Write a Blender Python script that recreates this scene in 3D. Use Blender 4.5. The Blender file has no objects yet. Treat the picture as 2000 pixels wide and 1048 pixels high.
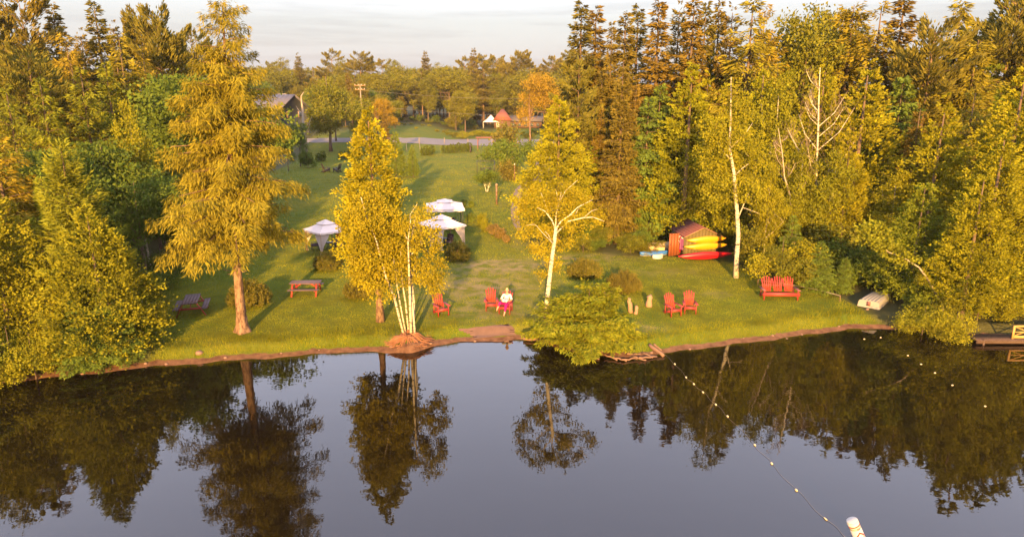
import bpy, math, random
import numpy as np
from mathutils import Vector, Matrix

# ------------------------------------------------------------------ camera, sky, sun, exposure
scene = bpy.context.scene
COL = scene.collection
FPX, HORIZON, CAM_H = 1333.33, 175.0, 13.0          # focal length in photo pixels, horizon row, camera height over water
PITCH = math.atan((524 - HORIZON) / FPX)
cam_data = bpy.data.cameras.new('camera')
cam_data.sensor_width = 36.0
cam_data.lens = 36.0 * FPX / 2000.0
cam_data.clip_start = 0.1
cam_data.clip_end = 9000
cam = bpy.data.objects.new('camera', cam_data)
COL.objects.link(cam)
cam.location = (0, 0, CAM_H)
cam.rotation_euler = (math.pi / 2 - PITCH, 0, 0)
scene.camera = cam
scene.view_settings.view_transform = 'Standard'
scene.view_settings.look = 'None'
scene.view_settings.exposure = 2.05
scene.view_settings.gamma = 1.0

SUN_EL, SUN_AZ = math.radians(13.0), math.radians(2.5)   # light travels along +Y, a touch to +X
sun_data = bpy.data.lights.new('sun', 'SUN')
sun_data.energy = 5.0
sun_data.angle = math.radians(0.6)
sun_data.color = (1.0, 0.60, 0.17)
sun = bpy.data.objects.new('sun', sun_data)
COL.objects.link(sun)
ldir = Vector((math.sin(SUN_AZ) * math.cos(SUN_EL), math.cos(SUN_AZ) * math.cos(SUN_EL), -math.sin(SUN_EL)))
sun.rotation_euler = ldir.to_track_quat('-Z', 'Y').to_euler()

world = bpy.data.worlds.new('World')
scene.world = world
world.use_nodes = True
wn, wl = world.node_tree.nodes, world.node_tree.links
wn.clear()


def wnode(t, **kw):
    n = wn.new(t)
    for k, v in kw.items():
        setattr(n, k, v)
    return n


wout = wnode('ShaderNodeOutputWorld')
wbg = wnode('ShaderNodeBackground')
sky = wnode('ShaderNodeTexSky', sky_type='NISHITA')
sky.sun_disc = False
sky.sun_elevation = SUN_EL
sky.sun_rotation = math.radians(180) + SUN_AZ
sky.air_density = 1.2
sky.dust_density = 2.0
tc = wnode('ShaderNodeTexCoord')
sep = wnode('ShaderNodeSeparateXYZ')
wl.new(tc.outputs['Generated'], sep.inputs[0])
# thin bright evening cloud sheet, whitest low down, bluer overhead
ramp = wnode('ShaderNodeValToRGB')
ramp.color_ramp.elements[0].position = 0.0
ramp.color_ramp.elements[0].color = (0.50, 0.48, 0.56, 1)
ramp.color_ramp.elements[1].position = 1.0
ramp.color_ramp.elements[1].color = (1.45, 1.52, 1.95, 1)
e = ramp.color_ramp.elements.new(0.09); e.color = (0.60, 0.585, 0.625, 1)
e = ramp.color_ramp.elements.new(0.2); e.color = (1.25, 1.23, 1.38, 1)
e = ramp.color_ramp.elements.new(0.36); e.color = (1.95, 1.98, 2.45, 1)
e = ramp.color_ramp.elements.new(0.6); e.color = (1.70, 1.74, 2.25, 1)
wl.new(sep.outputs['Z'], ramp.inputs[0])
# streaky low clouds
mp = wnode('ShaderNodeMapping')
mp.inputs['Scale'].default_value = (2.6, 2.6, 34.0)
mp.inputs['Location'].default_value = (0.35, 0.0, 0.3)
wl.new(tc.outputs['Generated'], mp.inputs[0])
nz = wnode('ShaderNodeTexNoise')
nz.inputs['Scale'].default_value = 1.6
nz.inputs['Detail'].default_value = 6.0
nz.inputs['Roughness'].default_value = 0.55
wl.new(mp.outputs[0], nz.inputs[0])
cr = wnode('ShaderNodeMapRange')
cr.inputs['From Min'].default_value = 0.49
cr.inputs['From Max'].default_value = 0.62
cr.inputs['To Max'].default_value = 1.0
wl.new(nz.outputs['Fac'], cr.inputs[0])
low = wnode('ShaderNodeMapRange')          # streaks live in the low sky
low.inputs['From Min'].default_value = 0.16
low.inputs['From Max'].default_value = 0.06
wl.new(sep.outputs['Z'], low.inputs[0])
mul = wnode('ShaderNodeMath', operation='MULTIPLY')
wl.new(cr.outputs[0], mul.inputs[0]); wl.new(low.outputs[0], mul.inputs[1])
cm = wnode('ShaderNodeMix', data_type='RGBA')
wl.new(mul.outputs[0], cm.inputs['Factor'])
wl.new(ramp.outputs[0], cm.inputs['A'])
cm.inputs['B'].default_value = (0.49, 0.465, 0.52, 1)
# Nishita blue comes through the sheet
sk = wnode('ShaderNodeVectorMath', operation='SCALE')
sk.inputs['Scale'].default_value = 0.012
wl.new(sky.outputs[0], sk.inputs[0])
cs = wnode('ShaderNodeVectorMath', operation='SCALE')
cs.inputs['Scale'].default_value = 0.26
wl.new(cm.outputs['Result'], cs.inputs[0])
ad = wnode('ShaderNodeVectorMath', operation='ADD')
wl.new(sk.outputs[0], ad.inputs[0]); wl.new(cs.outputs[0], ad.inputs[1])
wl.new(ad.outputs[0], wbg.inputs['Color'])
wbg.inputs['Strength'].default_value = 1.0
wl.new(wbg.outputs[0], wout.inputs['Surface'])

scene.cycles.max_bounces = 5
scene.cycles.diffuse_bounces = 3
scene.cycles.glossy_bounces = 3
scene.cycles.transmission_bounces = 3
scene.cycles.use_denoising = True

# ------------------------------------------------------------------ projection helpers (photo pixel -> place)
CP, SP = math.cos(PITCH), math.sin(PITCH)


def ray(u, v):
    a, b = (u - 1000) / FPX, (524 - v) / FPX
    return a, CP + SP * b, -SP + CP * b


def on_z(u, v, z):
    dx, dy, dz = ray(u, v)
    t = (z - CAM_H) / dz
    return np.array([dx * t, dy * t])


def at_Y(u, v, Y):
    dx, dy, dz = ray(u, v)
    t = Y / dy
    return dx * t, Y, CAM_H + dz * t


SHORE_PX = [(-260, 785), (0, 748), (120, 736), (300, 716), (430, 706), (540, 698), (700, 686), (760, 690), (800, 688), (850, 674), (920, 667),
            (1030, 664), (1070, 672), (1130, 690), (1200, 700), (1260, 696), (1310, 689), (1360, 681), (1450, 671), (1560, 656), (1660, 643), (1750, 642),
            (1850, 652), (1920, 660), (2000, 664), (2300, 690)]
SH = np.array([on_z(u, v, 0.0) for u, v in SHORE_PX])
SH = np.vstack([[-900, SH[0, 1] - 3], [SH[0, 0] - 12, SH[0, 1] - 2], SH, [SH[-1, 0] + 14, SH[-1, 1] - 3], [900, SH[-1, 1] - 4]])


def sstep(a, b, x):
    t = np.clip((np.asarray(x, float) - a) / (b - a), 0, 1)
    return t * t * (3 - 2 * t)


def shore(x):
    x = np.asarray(x, float)
    return np.interp(x, SH[:, 0], SH[:, 1]) + 0.10 * np.sin(x * 1.7) * np.exp(-(x / 60) ** 2) + 0.06 * np.sin(x * 4.3 + 1) * np.exp(-(x / 60) ** 2)


def gz(x, y):
    x = np.asarray(x, float); y = np.asarray(y, float)
    d = y - shore(x)
    under = np.maximum(0.30 * d, -2.0)
    land = 0.10 * sstep(0, .5, d) + 0.36 * sstep(.45, 1.25, d) + np.clip(0.022 * d, 0, 1.05)
    land = land + 0.05 * np.sin(x * .45 + y * .2) * np.cos(y * .37) * sstep(3, 9, d)
    land = land + 2.6 * sstep(-12, -26, x) * sstep(118, 160, y)
    land = land + 0.35 * np.exp(-((x + 4.85) / 1.0) ** 2 - ((y - 32.9) / .9) ** 2)
    return np.where(d < 0, under, land)


def G(u, v):
    z = 0.8
    for _ in range(12):
        p = on_z(u, v, z)
        z = 0.5 * z + 0.5 * float(gz(p[0], p[1]))
    return Vector((p[0], p[1], float(gz(p[0], p[1]))))


def ground_at(x, y):
    return Vector((x, y, float(gz(x, y))))


def xy_at(u, Y):
    """place at depth Y under photo column u (column read near the ground)"""
    z = 1.0
    for _ in range(6):
        d = Y * CP - (z - CAM_H) * SP
        x = (u - 1000) / FPX * d
        z = float(gz(x, Y))
    return Vector((x, Y, z))


# ------------------------------------------------------------------ mesh helpers
def link(o, parent=None):
    COL.objects.link(o)
    if parent is not None:
        o.parent = parent
    return o


def mesh(name, V, F, mat=None, smooth=False):
    """V (n,3); F list of (m,k) index arrays"""
    V = np.asarray(V, np.float32)
    me = bpy.data.meshes.new(name)
    F = [np.asarray(f, np.int32) for f in F if len(f)]
    me.vertices.add(len(V)); me.vertices.foreach_set('co', V.ravel())
    nl = sum(f.size for f in F); nf = sum(len(f) for f in F)
    me.loops.add(nl); me.polygons.add(nf)
    me.loops.foreach_set('vertex_index', np.concatenate([f.ravel() for f in F]))
    tot = np.concatenate([np.full(len(f), f.shape[1], np.int32) for f in F])
    st = np.concatenate([[0], np.cumsum(tot)[:-1]]).astype(np.int32)
    me.polygons.foreach_set('loop_start', st)
    if smooth:
        me.polygons.foreach_set('use_smooth', np.ones(nf, bool))
    me.update(calc_edges=True)
    me.validate()
    if mat is not None:
        me.materials.append(mat)
    return me


class MB:
    def __init__(self):
        self.V, self.F, self.n = [], {}, 0

    def add(self, V, F):
        V = np.asarray(V, float)
        for f in (F if isinstance(F, list) else [F]):
            f = np.asarray(f, int)
            if len(f):
                self.F.setdefault(f.shape[1], []).append(f + self.n)
        self.V.append(V); self.n += len(V)

    def box(self, c, s, rot=None):
        x, y, z = s[0] / 2, s[1] / 2, s[2] / 2
        V = np.array([[a, b, d] for d in (-z, z) for b in (-y, y) for a in (-x, x)])
        if rot is not None:
            V = V @ np.array(rot.to_matrix() if hasattr(rot, 'to_matrix') else rot).T
        self.add(V + np.array(c), np.array([[0, 2, 3, 1], [4, 5, 7, 6], [0, 1, 5, 4], [2, 6, 7, 3], [0, 4, 6, 2], [1, 3, 7, 5]]))
        return self

    def beam(self, a, b, w, h, up=(0, 0, 1)):
        a, b = np.array(a, float), np.array(b, float)
        d = b - a; L = np.linalg.norm(d); d /= L
        s = np.cross(d, up)
        if np.linalg.norm(s) < 1e-5:
            s = np.cross(d, (0, 1, 0))
        s /= np.linalg.norm(s); t = np.cross(s, d)
        self.box((a + b) / 2, (w, L, h), np.stack([s, d, t], 1))
        return self

    def tube(self, P, R, n=8, cap=True):
        V, F = tube(P, R, n, cap)
        self.add(V, F)
        return self

    def get(self):
        return np.vstack(self.V), [np.vstack(v) for v in self.F.values()]

    def build(self, name, mat, parent=None, smooth=False, loc=None):
        V, F = self.get()
        o = bpy.data.objects.new(name, mesh(name, V, F, mat, smooth))
        if loc is not None:
            o.location = loc
        return link(o, parent)


def tube(P, R, n=8, cap=True):
    P = np.asarray(P, float); R = np.broadcast_to(np.asarray(R, float), (len(P),))
    T = np.gradient(P, axis=0)
    T /= np.linalg.norm(T, axis=1)[:, None] + 1e-9
    ref = np.array([1.0, 0, 0]) if abs(T[:, 0]).mean() < .7 else np.array([0, 1.0, 0])
    A = np.cross(T, ref); A /= np.linalg.norm(A, axis=1)[:, None] + 1e-9
    B = np.cross(T, A)
    ang = np.arange(n) * 2 * math.pi / n
    V = P[:, None] + R[:, None, None] * (np.cos(ang)[None, :, None] * A[:, None] + np.sin(ang)[None, :, None] * B[:, None])
    V = V.reshape(-1, 3)
    i = np.arange(len(P) - 1)[:, None] * n; j = np.arange(n)[None]
    j2 = (j + 1) % n
    F = [np.stack([i + j, i + j2, i + n + j2, i + n + j], -1).reshape(-1, 4)]
    if cap:
        m = len(P) * n
        V = np.vstack([V, P[0], P[-1]])
        k = np.arange(n); k2 = (k + 1) % n
        F.append(np.concatenate([np.stack([np.full(n, m), k2, k], -1), np.stack([np.full(n, m + 1), m - n + k, m - n + k2], -1)]))
    return V, F


def empty(name, loc, rz=0.0, scale=1.0, label=None, cat=None, group=None):
    o = bpy.data.objects.new(name, None)
    o.empty_display_size = .2
    o.location = loc; o.rotation_euler = (0, 0, rz); o.scale = (scale,) * 3
    tag(o, label, cat, group)
    return link(o)


def tag(o, label=None, cat=None, group=None, kind=None):
    if label: o['label'] = label
    if cat: o['category'] = cat
    if group: o['group'] = group
    if kind: o['kind'] = kind
    return o


KIDS = {}


def copy_tree(o, parent=None):
    c = o.copy()
    link(c, parent)
    for ch in list(o.children):
        copy_tree(ch, c)
    return c


# ------------------------------------------------------------------ materials
def new_mat(name):
    m = bpy.data.materials.new(name)
    m.use_nodes = True
    nt = m.node_tree
    nt.nodes.clear()
    out = nt.nodes.new('ShaderNodeOutputMaterial')
    return m, nt, out


def solid(name, col, rough=.6, noise=.25, scale=8.0, spec=.3, bump=0.0, stretch=(1, 1, 1)):
    """plain surface with uneven colour"""
    m, nt, out = new_mat(name)
    N, L = nt.nodes, nt.links
    p = N.new('ShaderNodeBsdfPrincipled')
    p.inputs['Roughness'].default_value = rough
    p.inputs['Specular IOR Level'].default_value = spec
    t = N.new('ShaderNodeTexCoord'); mpn = N.new('ShaderNodeMapping')
    mpn.inputs['Scale'].default_value = stretch
    L.new(t.outputs['Object'], mpn.inputs[0])
    n = N.new('ShaderNodeTexNoise'); n.inputs['Scale'].default_value = scale; n.inputs['Detail'].default_value = 5
    L.new(mpn.outputs[0], n.inputs[0])
    mx = N.new('ShaderNodeMix'); mx.data_type = 'RGBA'
    c = np.array(col)
    mx.inputs['A'].default_value = (*np.clip(c * (1 - noise), 0, 1), 1)
    mx.inputs['B'].default_value = (*np.clip(c * (1 + noise), 0, 1), 1)
    L.new(n.outputs['Fac'], mx.inputs['Factor'])
    L.new(mx.outputs['Result'], p.inputs['Base Color'])
    if bump:
        b = N.new('ShaderNodeBump'); b.inputs['Strength'].default_value = bump; b.inputs['Distance'].default_value = .02
        L.new(n.outputs['Fac'], b.inputs['Height']); L.new(b.outputs[0], p.inputs['Normal'])
    L.new(p.outputs[0], out.inputs[0])
    return m


def foliage(name, c1, c2, c3=None, trans=.28, vary=.35):
    """leaf colour differs leaf by leaf (c1..c2) and tree by tree (towards c3)"""
    m, nt, out = new_mat(name)
    N, L = nt.nodes, nt.links
    g = N.new('ShaderNodeNewGeometry'); oi = N.new('ShaderNodeObjectInfo')
    mx = N.new('ShaderNodeMix'); mx.data_type = 'RGBA'
    mx.inputs['A'].default_value = (*c1, 1); mx.inputs['B'].default_value = (*c2, 1)
    L.new(g.outputs['Random Per Island'], mx.inputs['Factor'])
    col = mx.outputs['Result']
    if c3 is not None:
        m2 = N.new('ShaderNodeMix'); m2.data_type = 'RGBA'
        mul = N.new('ShaderNodeMath'); mul.operation = 'MULTIPLY'; mul.inputs[1].default_value = .75
        L.new(oi.outputs['Random'], mul.inputs[0]); L.new(mul.outputs[0], m2.inputs['Factor'])
        L.new(col, m2.inputs['A']); m2.inputs['B'].default_value = (*c3, 1)
        col = m2.outputs['Result']
    # clump-wide tone changes
    t = N.new('ShaderNodeTexCoord'); n = N.new('ShaderNodeTexNoise'); n.inputs['Scale'].default_value = .9; n.inputs['Detail'].default_value = 2
    L.new(t.outputs['Object'], n.inputs[0])
    mr = N.new('ShaderNodeMapRange'); mr.inputs['From Min'].default_value = .3; mr.inputs['From Max'].default_value = .7
    mr.inputs['To Min'].default_value = 1 - vary; mr.inputs['To Max'].default_value = 1 + vary
    L.new(n.outputs['Fac'], mr.inputs[0])
    sc = N.new('ShaderNodeVectorMath'); sc.operation = 'SCALE'
    L.new(col, sc.inputs[0]); L.new(mr.outputs[0], sc.inputs['Scale'])
    d = N.new('ShaderNodeBsdfDiffuse'); tr = N.new('ShaderNodeBsdfTranslucent')
    L.new(sc.outputs[0], d.inputs['Color']); L.new(sc.outputs[0], tr.inputs['Color'])
    ms = N.new('ShaderNodeMixShader'); ms.inputs[0].default_value = trans
    L.new(d.outputs[0], ms.inputs[1]); L.new(tr.outputs[0], ms.inputs[2])
    L.new(ms.outputs[0], out.inputs[0])
    return m


def birch_bark():
    m, nt, out = new_mat('birch_bark')
    N, L = nt.nodes, nt.links
    p = N.new('ShaderNodeBsdfPrincipled'); p.inputs['Roughness'].default_value = .7; p.inputs['Specular IOR Level'].default_value = .2
    t = N.new('ShaderNodeTexCoord'); mpn = N.new('ShaderNodeMapping'); mpn.inputs['Scale'].default_value = (2.2, 2.2, 9)
    L.new(t.outputs['Object'], mpn.inputs[0])
    n = N.new('ShaderNodeTexNoise'); n.inputs['Scale'].default_value = 1.6; n.inputs['Detail'].default_value = 4
    L.new(mpn.outputs[0], n.inputs[0])
    r = N.new('ShaderNodeValToRGB')
    r.color_ramp.elements[0].position = .38; r.color_ramp.elements[0].color = (.06, .045, .035, 1)
    r.color_ramp.elements[1].position = .47; r.color_ramp.elements[1].color = (.42, .35, .26, 1)
    L.new(n.outputs['Fac'], r.inputs[0]); L.new(r.outputs[0], p.inputs['Base Color'])
    L.new(p.outputs[0], out.inputs[0])
    return m


def two_tone(name, c1, c2):
    m, nt, out = new_mat(name)
    N, L = nt.nodes, nt.links
    p = N.new('ShaderNodeBsdfPrincipled'); p.inputs['Roughness'].default_value = .95; p.inputs['Specular IOR Level'].default_value = .1
    t = N.new('ShaderNodeTexCoord'); mpn = N.new('ShaderNodeMapping'); mpn.inputs['Scale'].default_value = (2.6, 2.6, 1.1)
    L.new(t.outputs['Object'], mpn.inputs[0])
    n = N.new('ShaderNodeTexNoise'); n.inputs['Scale'].default_value = 3.0; n.inputs['Detail'].default_value = 5; n.inputs['Roughness'].default_value = .65
    L.new(mpn.outputs[0], n.inputs[0])
    r = N.new('ShaderNodeValToRGB')
    r.color_ramp.elements[0].position = .40; r.color_ramp.elements[0].color = (*c1, 1)
    r.color_ramp.elements[1].position = .58; r.color_ramp.elements[1].color = (*c2, 1)
    L.new(n.outputs['Fac'], r.inputs[0]); L.new(r.outputs[0], p.inputs['Base Color'])
    b = N.new('ShaderNodeBump'); b.inputs['Strength'].default_value = .9; b.inputs['Distance'].default_value = .04
    L.new(n.outputs['Fac'], b.inputs['Height']); L.new(b.outputs[0], p.inputs['Normal'])
    L.new(p.outputs[0], out.inputs[0])
    return m


def water_mat():
    m, nt, out = new_mat('lake_water')
    N, L = nt.nodes, nt.links
    p = N.new('ShaderNodeBsdfPrincipled')
    p.inputs['Base Color'].default_value = (.005, .003, .0015, 1)
    p.inputs['Roughness'].default_value = .015
    p.inputs['IOR'].default_value = 1.58
    t = N.new('ShaderNodeTexCoord')
    hs = []
    for scl, st, wt in ((.55, (1, 1.6, 1), .75), (1.9, (1, 1.5, 1), .16), (6.0, (1, 1.4, 1), .03)):
        mpn = N.new('ShaderNodeMapping'); mpn.inputs['Scale'].default_value = st
        L.new(t.outputs['Object'], mpn.inputs[0])
        n = N.new('ShaderNodeTexNoise'); n.inputs['Scale'].default_value = scl; n.inputs['Detail'].default_value = 2
        L.new(mpn.outputs[0], n.inputs[0])
        w = N.new('ShaderNodeMath'); w.operation = 'MULTIPLY'; w.inputs[1].default_value = wt
        L.new(n.outputs['Fac'], w.inputs[0]); hs.append(w.outputs[0])
    a = N.new('ShaderNodeMath'); a.operation = 'ADD'; L.new(hs[0], a.inputs[0]); L.new(hs[1], a.inputs[1])
    b = N.new('ShaderNodeMath'); b.operation = 'ADD'; L.new(a.outputs[0], b.inputs[0]); L.new(hs[2], b.inputs[1])
    bp = N.new('ShaderNodeBump'); bp.inputs['Strength'].default_value = .34; bp.inputs['Distance'].default_value = .02
    L.new(b.outputs[0], bp.inputs['Height']); L.new(bp.outputs[0], p.inputs['Normal'])
    L.new(p.outputs[0], out.inputs[0])
    return m


def ground_mat():
    m, nt, out = new_mat('lawn_and_soil')
    N, L = nt.nodes, nt.links
    p = N.new('ShaderNodeBsdfPrincipled'); p.inputs['Roughness'].default_value = .95; p.inputs['Specular IOR Level'].default_value = .1
    at = N.new('ShaderNodeAttribute'); at.attribute_name = 'zone'
    se = N.new('ShaderNodeSeparateColor'); L.new(at.outputs['Color'], se.inputs[0])
    t = N.new('ShaderNodeTexCoord')

    def noise(s, d=4):
        n = N.new('ShaderNodeTexNoise'); n.inputs['Scale'].default_value = s; n.inputs['Detail'].default_value = d
        L.new(t.outputs['Object'], n.inputs[0]); return n.outputs['Fac']

    def mix(f, a, b):
        x = N.new('ShaderNodeMix'); x.data_type = 'RGBA'
        if isinstance(f, float): x.inputs['Factor'].default_value = f
        else: L.new(f, x.inputs['Factor'])
        for k, s in (('A', a), ('B', b)):
            if isinstance(s, tuple): x.inputs[k].default_value = (*s, 1)
            else: L.new(s, x.inputs[k])
        return x.outputs['Result']

    def rng(v, a, b):
        r = N.new('ShaderNodeMapRange'); r.inputs['From Min'].default_value = a; r.inputs['From Max'].default_value = b
        L.new(v, r.inputs[0]); return r.outputs[0]
    big = rng(noise(.22), .35, .68); fine = noise(3.0, 6)
    grass = mix(big, (.065, .095, .007), (.13, .115, .010))
    grass = mix(rng(fine, .3, .75), grass, (.075, .085, .008))
    dry = mix(fine, (.15, .105, .04), (.24, .175, .09))
    forest = mix(fine, (.035, .032, .012), (.065, .06, .02))
    mud = mix(rng(fine, .3, .7), (.07, .032, .018), (.15, .075, .042))
    c = mix(se.outputs[1], grass, forest)
    dm = N.new('ShaderNodeMath'); dm.operation = 'MULTIPLY'; L.new(se.outputs[2], dm.inputs[0]); L.new(rng(noise(1.3, 5), .38, .6), dm.inputs[1])
    c = mix(dm.outputs[0], c, dry)
    ma = N.new('ShaderNodeMath'); ma.operation = 'ADD'; L.new(se.outputs[0], ma.inputs[0]); L.new(noise(2.2, 4), ma.inputs[1])
    c = mix(rng(ma.outputs[0], .92, 1.08), c, mud)
    L.new(c, p.inputs['Base Color'])
    b = N.new('ShaderNodeBump'); b.inputs['Strength'].default_value = .8; b.inputs['Distance'].default_value = .06
    L.new(noise(9, 6), b.inputs['Height']); L.new(b.outputs[0], p.inputs['Normal'])
    L.new(p.outputs[0], out.inputs[0])
    return m


M = {}
M['bark'] = solid('grey_brown_bark', (.11, .072, .052), .9, .5, 3, .1, .8, (3, 3, .9))
M['pinebark'] = two_tone('reddish_bark', (.075, .042, .028), (.20, .12, .078))
M['birch'] = birch_bark()
M['deadwood'] = solid('bleached_wood', (.28, .22, .17), .85, .3, 4, .1, .3, (2, 2, .6))
M['larch'] = foliage('larch_needles', (0.19, 0.135, 0.014), (0.29, 0.2, 0.02), (0.19, 0.17, 0.018))
M['larchgreen'] = foliage('young_larch_needles', (0.14, 0.165, 0.014), (0.23, 0.23, 0.02), (0.17, 0.165, 0.016))
M['cedar'] = foliage('cedar_sprays', (0.195, 0.175, 0.01), (0.29, 0.235, 0.013), (0.175, 0.185, 0.012))
M['cedargreen'] = foliage('green_cedar_sprays', (0.11, 0.14, 0.014), (0.19, 0.19, 0.018), (0.1, 0.135, 0.017))
M['spruce'] = foliage('spruce_needles', (0.095, 0.09, 0.018), (0.165, 0.13, 0.022), (0.19, 0.115, 0.02))
M['pine'] = foliage('pine_needles', (0.095, 0.1, 0.02), (0.165, 0.14, 0.024), (0.17, 0.12, 0.02))
M['hemlock'] = foliage('hemlock_needles', (0.1, 0.14, 0.02), (0.18, 0.195, 0.024), (0.085, 0.125, 0.024))
M['birchleaf'] = foliage('birch_leaves', (0.185, 0.155, 0.01), (0.275, 0.21, 0.013), None)
M['leaf'] = foliage('broad_leaves', (0.085, 0.105, 0.013), (0.165, 0.15, 0.018), (0.15, 0.125, 0.016))
M['leafyellow'] = foliage('yellowing_leaves', (.165, .155, .010), (.25, .21, .014), (.145, .15, .014))
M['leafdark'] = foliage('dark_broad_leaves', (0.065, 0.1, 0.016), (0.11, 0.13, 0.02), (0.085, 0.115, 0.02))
M['leaforange'] = foliage('turning_maple_leaves', (0.21, 0.14, 0.014), (0.29, 0.175, 0.018), None)
M['mugo'] = foliage('mugo_needles', (0.085, 0.1, 0.02), (0.17, 0.125, 0.022), (0.13, 0.1, 0.02))
M['juniper'] = foliage('juniper_sprays', (0.1, 0.125, 0.011), (0.2, 0.185, 0.015), None)
M['flower'] = foliage('tan_flower_heads', (.115, .095, .025), (.21, .125, .05))
M['hedge'] = foliage('hedge_cedar', (0.07, 0.1, 0.016), (0.13, 0.14, 0.02), None)
M['blade'] = foliage('grass_blades', (.12, .14, .005), (.235, .195, .008), None, .35, .45)
M['ground'] = ground_mat()
M['water'] = water_mat()
M['sand'] = solid('pink_sand', (.115, .066, .052), .95, .28, 3.5, .1, .5)
M['gravel'] = solid('gravel', (.17, .12, .09), .95, .3, 6, .1, .6)
M['asphalt'] = solid('worn_road', (.15, .125, .12), .9, .2, 1.2, .2)
M['redpaint'] = solid('red_painted_wood', (.27, .028, .022), .55, .25, 9, .35, .1, (1, 1, 1))
M['redfaded'] = solid('faded_red_board', (.16, .06, .055), .7, .25, 7, .25, .2)
M['greyboard'] = solid('weathered_table_board', (.10, .062, .064), .7, .22, 7, .3, .2)
M['darkwood'] = solid('dark_stained_wood', (.045, .03, .026), .6, .3, 7)
M['canvas'] = solid('cream_canvas', (.66, .53, .47), .8, .06, 3, .2, .1)
M['netting'] = solid('pale_curtain', (.44, .36, .32), .85, .1, 6, .1)
M['ironblack'] = solid('black_iron', (.02, .02, .022), .45, .2, 8, .4)
M['orangecloth'] = solid('orange_cloth', (.62, .16, .03), .8, .2, 6, .1)
M['cushion'] = solid('dusky_cushion', (.09, .06, .09), .85, .3, 7, .1)
M['shedwall'] = solid('olive_shed_siding', (.105, .078, .035), .75, .14, 5, .2, .15, (4, 4, .5))
M['shedroof'] = solid('maroon_shingles', (.10, .035, .034), .85, .25, 6, .2, .3)
M['sheddoor'] = solid('rust_brown_door', (.18, .05, .016), .6, .18, 5, .3, .1, (4, 4, .6))
M['trim'] = solid('tan_trim', (.26, .15, .08), .6, .12, 6)
M['dark'] = solid('dark_interior', (.02, .017, .014), .9, .3, 4)
M['yellow'] = solid('yellow_plastic', (.42, .20, .006), .35, .06, 4, .45)
M['red'] = solid('red_plastic', (.38, .006, .014), .35, .08, 4, .45)
M['blue'] = solid('blue_plastic', (.03, .11, .34), .45, .15, 4, .4)
M['white'] = solid('white_plastic', (.36, .33, .30), .5, .06, 5, .4)
M['tan'] = solid('tan_fibreglass', (.50, .33, .19), .5, .12, 5, .4)
M['alu'] = solid('dull_aluminium_hull', (.25, .22, .20), .45, .15, 6, .5)
M['pink'] = solid('pink_towel', (.34, .09, .17), .9, .3, 14, .1)
M['lumber'] = solid('fresh_lumber', (.34, .19, .06), .65, .2, 6, .2, .2)
M['wetwood'] = solid('wet_dock_wood', (.065, .036, .024), .7, .3, 6, .3, .3)
M['driftwood'] = solid('driftwood', (.15, .085, .06), .85, .3, 6, .1, .5)
M['rootwood'] = solid('reddish_roots', (.22, .095, .05), .9, .4, 5, .1, .6)
M['stump'] = solid('cut_log', (.24, .14, .085), .85, .25, 6, .1, .4)
M['rock'] = solid('shore_rock', (.17, .10, .075), .85, .3, 3, .2, .6)
M['housewall'] = solid('dark_house_siding', (.03, .03, .032), .75, .12, 2, .2)
M['houseroof'] = solid('grey_metal_roof', (.085, .07, .078), .5, .1, 1, .4)
M['window'] = solid('window_glass', (.05, .055, .06), .12, .2, 2, .6)
M['redroof'] = solid('red_shingle_roof', (.17, .055, .042), .8, .2, 1.5, .2)
M['lodgewall'] = solid('brown_log_wall', (.11, .06, .04), .8, .25, 2, .2)
M['pole'] = solid('utility_pole_wood', (.2, .15, .12), .85, .2, 2, .1)
M['wire'] = solid('pale_wire', (.13, .11, .10), .6, .1, 2, .3)
M['skin'] = solid('skin', (.34, .19, .13), .6, .06, 9, .3)
M['shirt'] = solid('white_shirt', (.45, .43, .41), .85, .05, 9, .1)
M['magenta'] = solid('magenta_trousers', (.30, .008, .12), .8, .12, 12, .1)
M['hair'] = solid('light_hair', (.42, .27, .15), .7, .2, 20, .2)
M['paper'] = solid('book_paper', (.42, .40, .37), .8, .05, 9, .1)
M['eyes'] = solid('eye', (.03, .02, .02), .3, .1, 9, .4)
M['rope'] = solid('pale_rope', (.16, .13, .10), .9, .15, 9, .1)
M['floatyellow'] = solid('pale_float', (.45, .36, .20), .5, .08, 9, .4)
M['ink'] = solid('black_print', (.02, .02, .02), .6, .1, 9, .2)

# ------------------------------------------------------------------ the setting: land, lake, paths
LAWN_PX = [(250, 735), (302, 690), (308, 600), (325, 530), (360, 470), (430, 400), (500, 345), (565, 322), (598, 300), (612, 262), (700, 252), (780, 246),
           (1060, 246), (1065, 290), (1045, 330), (1040, 390), (1085, 430), (1120, 485), (1200, 500), (1260, 500), (1300, 500), (1430, 512), (1480, 538), (1560, 562), (1640, 580), (1690, 610),
           (1735, 645), (1740, 760), (250, 780)]
LAWN = np.array([(lambda p: (p.x, p.y))(G(u, v)) if v < 660 else tuple(on_z(u, v, .2)) for u, v in LAWN_PX])


def inside(poly, x, y):
    x = np.asarray(x); y = np.asarray(y)
    r = np.zeros(x.shape, bool)
    n = len(poly)
    for i in range(n):
        x1, y1 = poly[i]; x2, y2 = poly[(i + 1) % n]
        c = (y1 > y) != (y2 > y)
        xi = (x2 - x1) * (y - y1) / ((y2 - y1) if abs(y2 - y1) > 1e-9 else 1e-9) + x1
        r ^= c & (x < xi)
    return r


def blob(x, y, u, v, rx, ry):
    p = G(u, v)
    return np.exp(-((x - p.x) / rx) ** 2 - ((y - p.y) / ry) ** 2)


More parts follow.
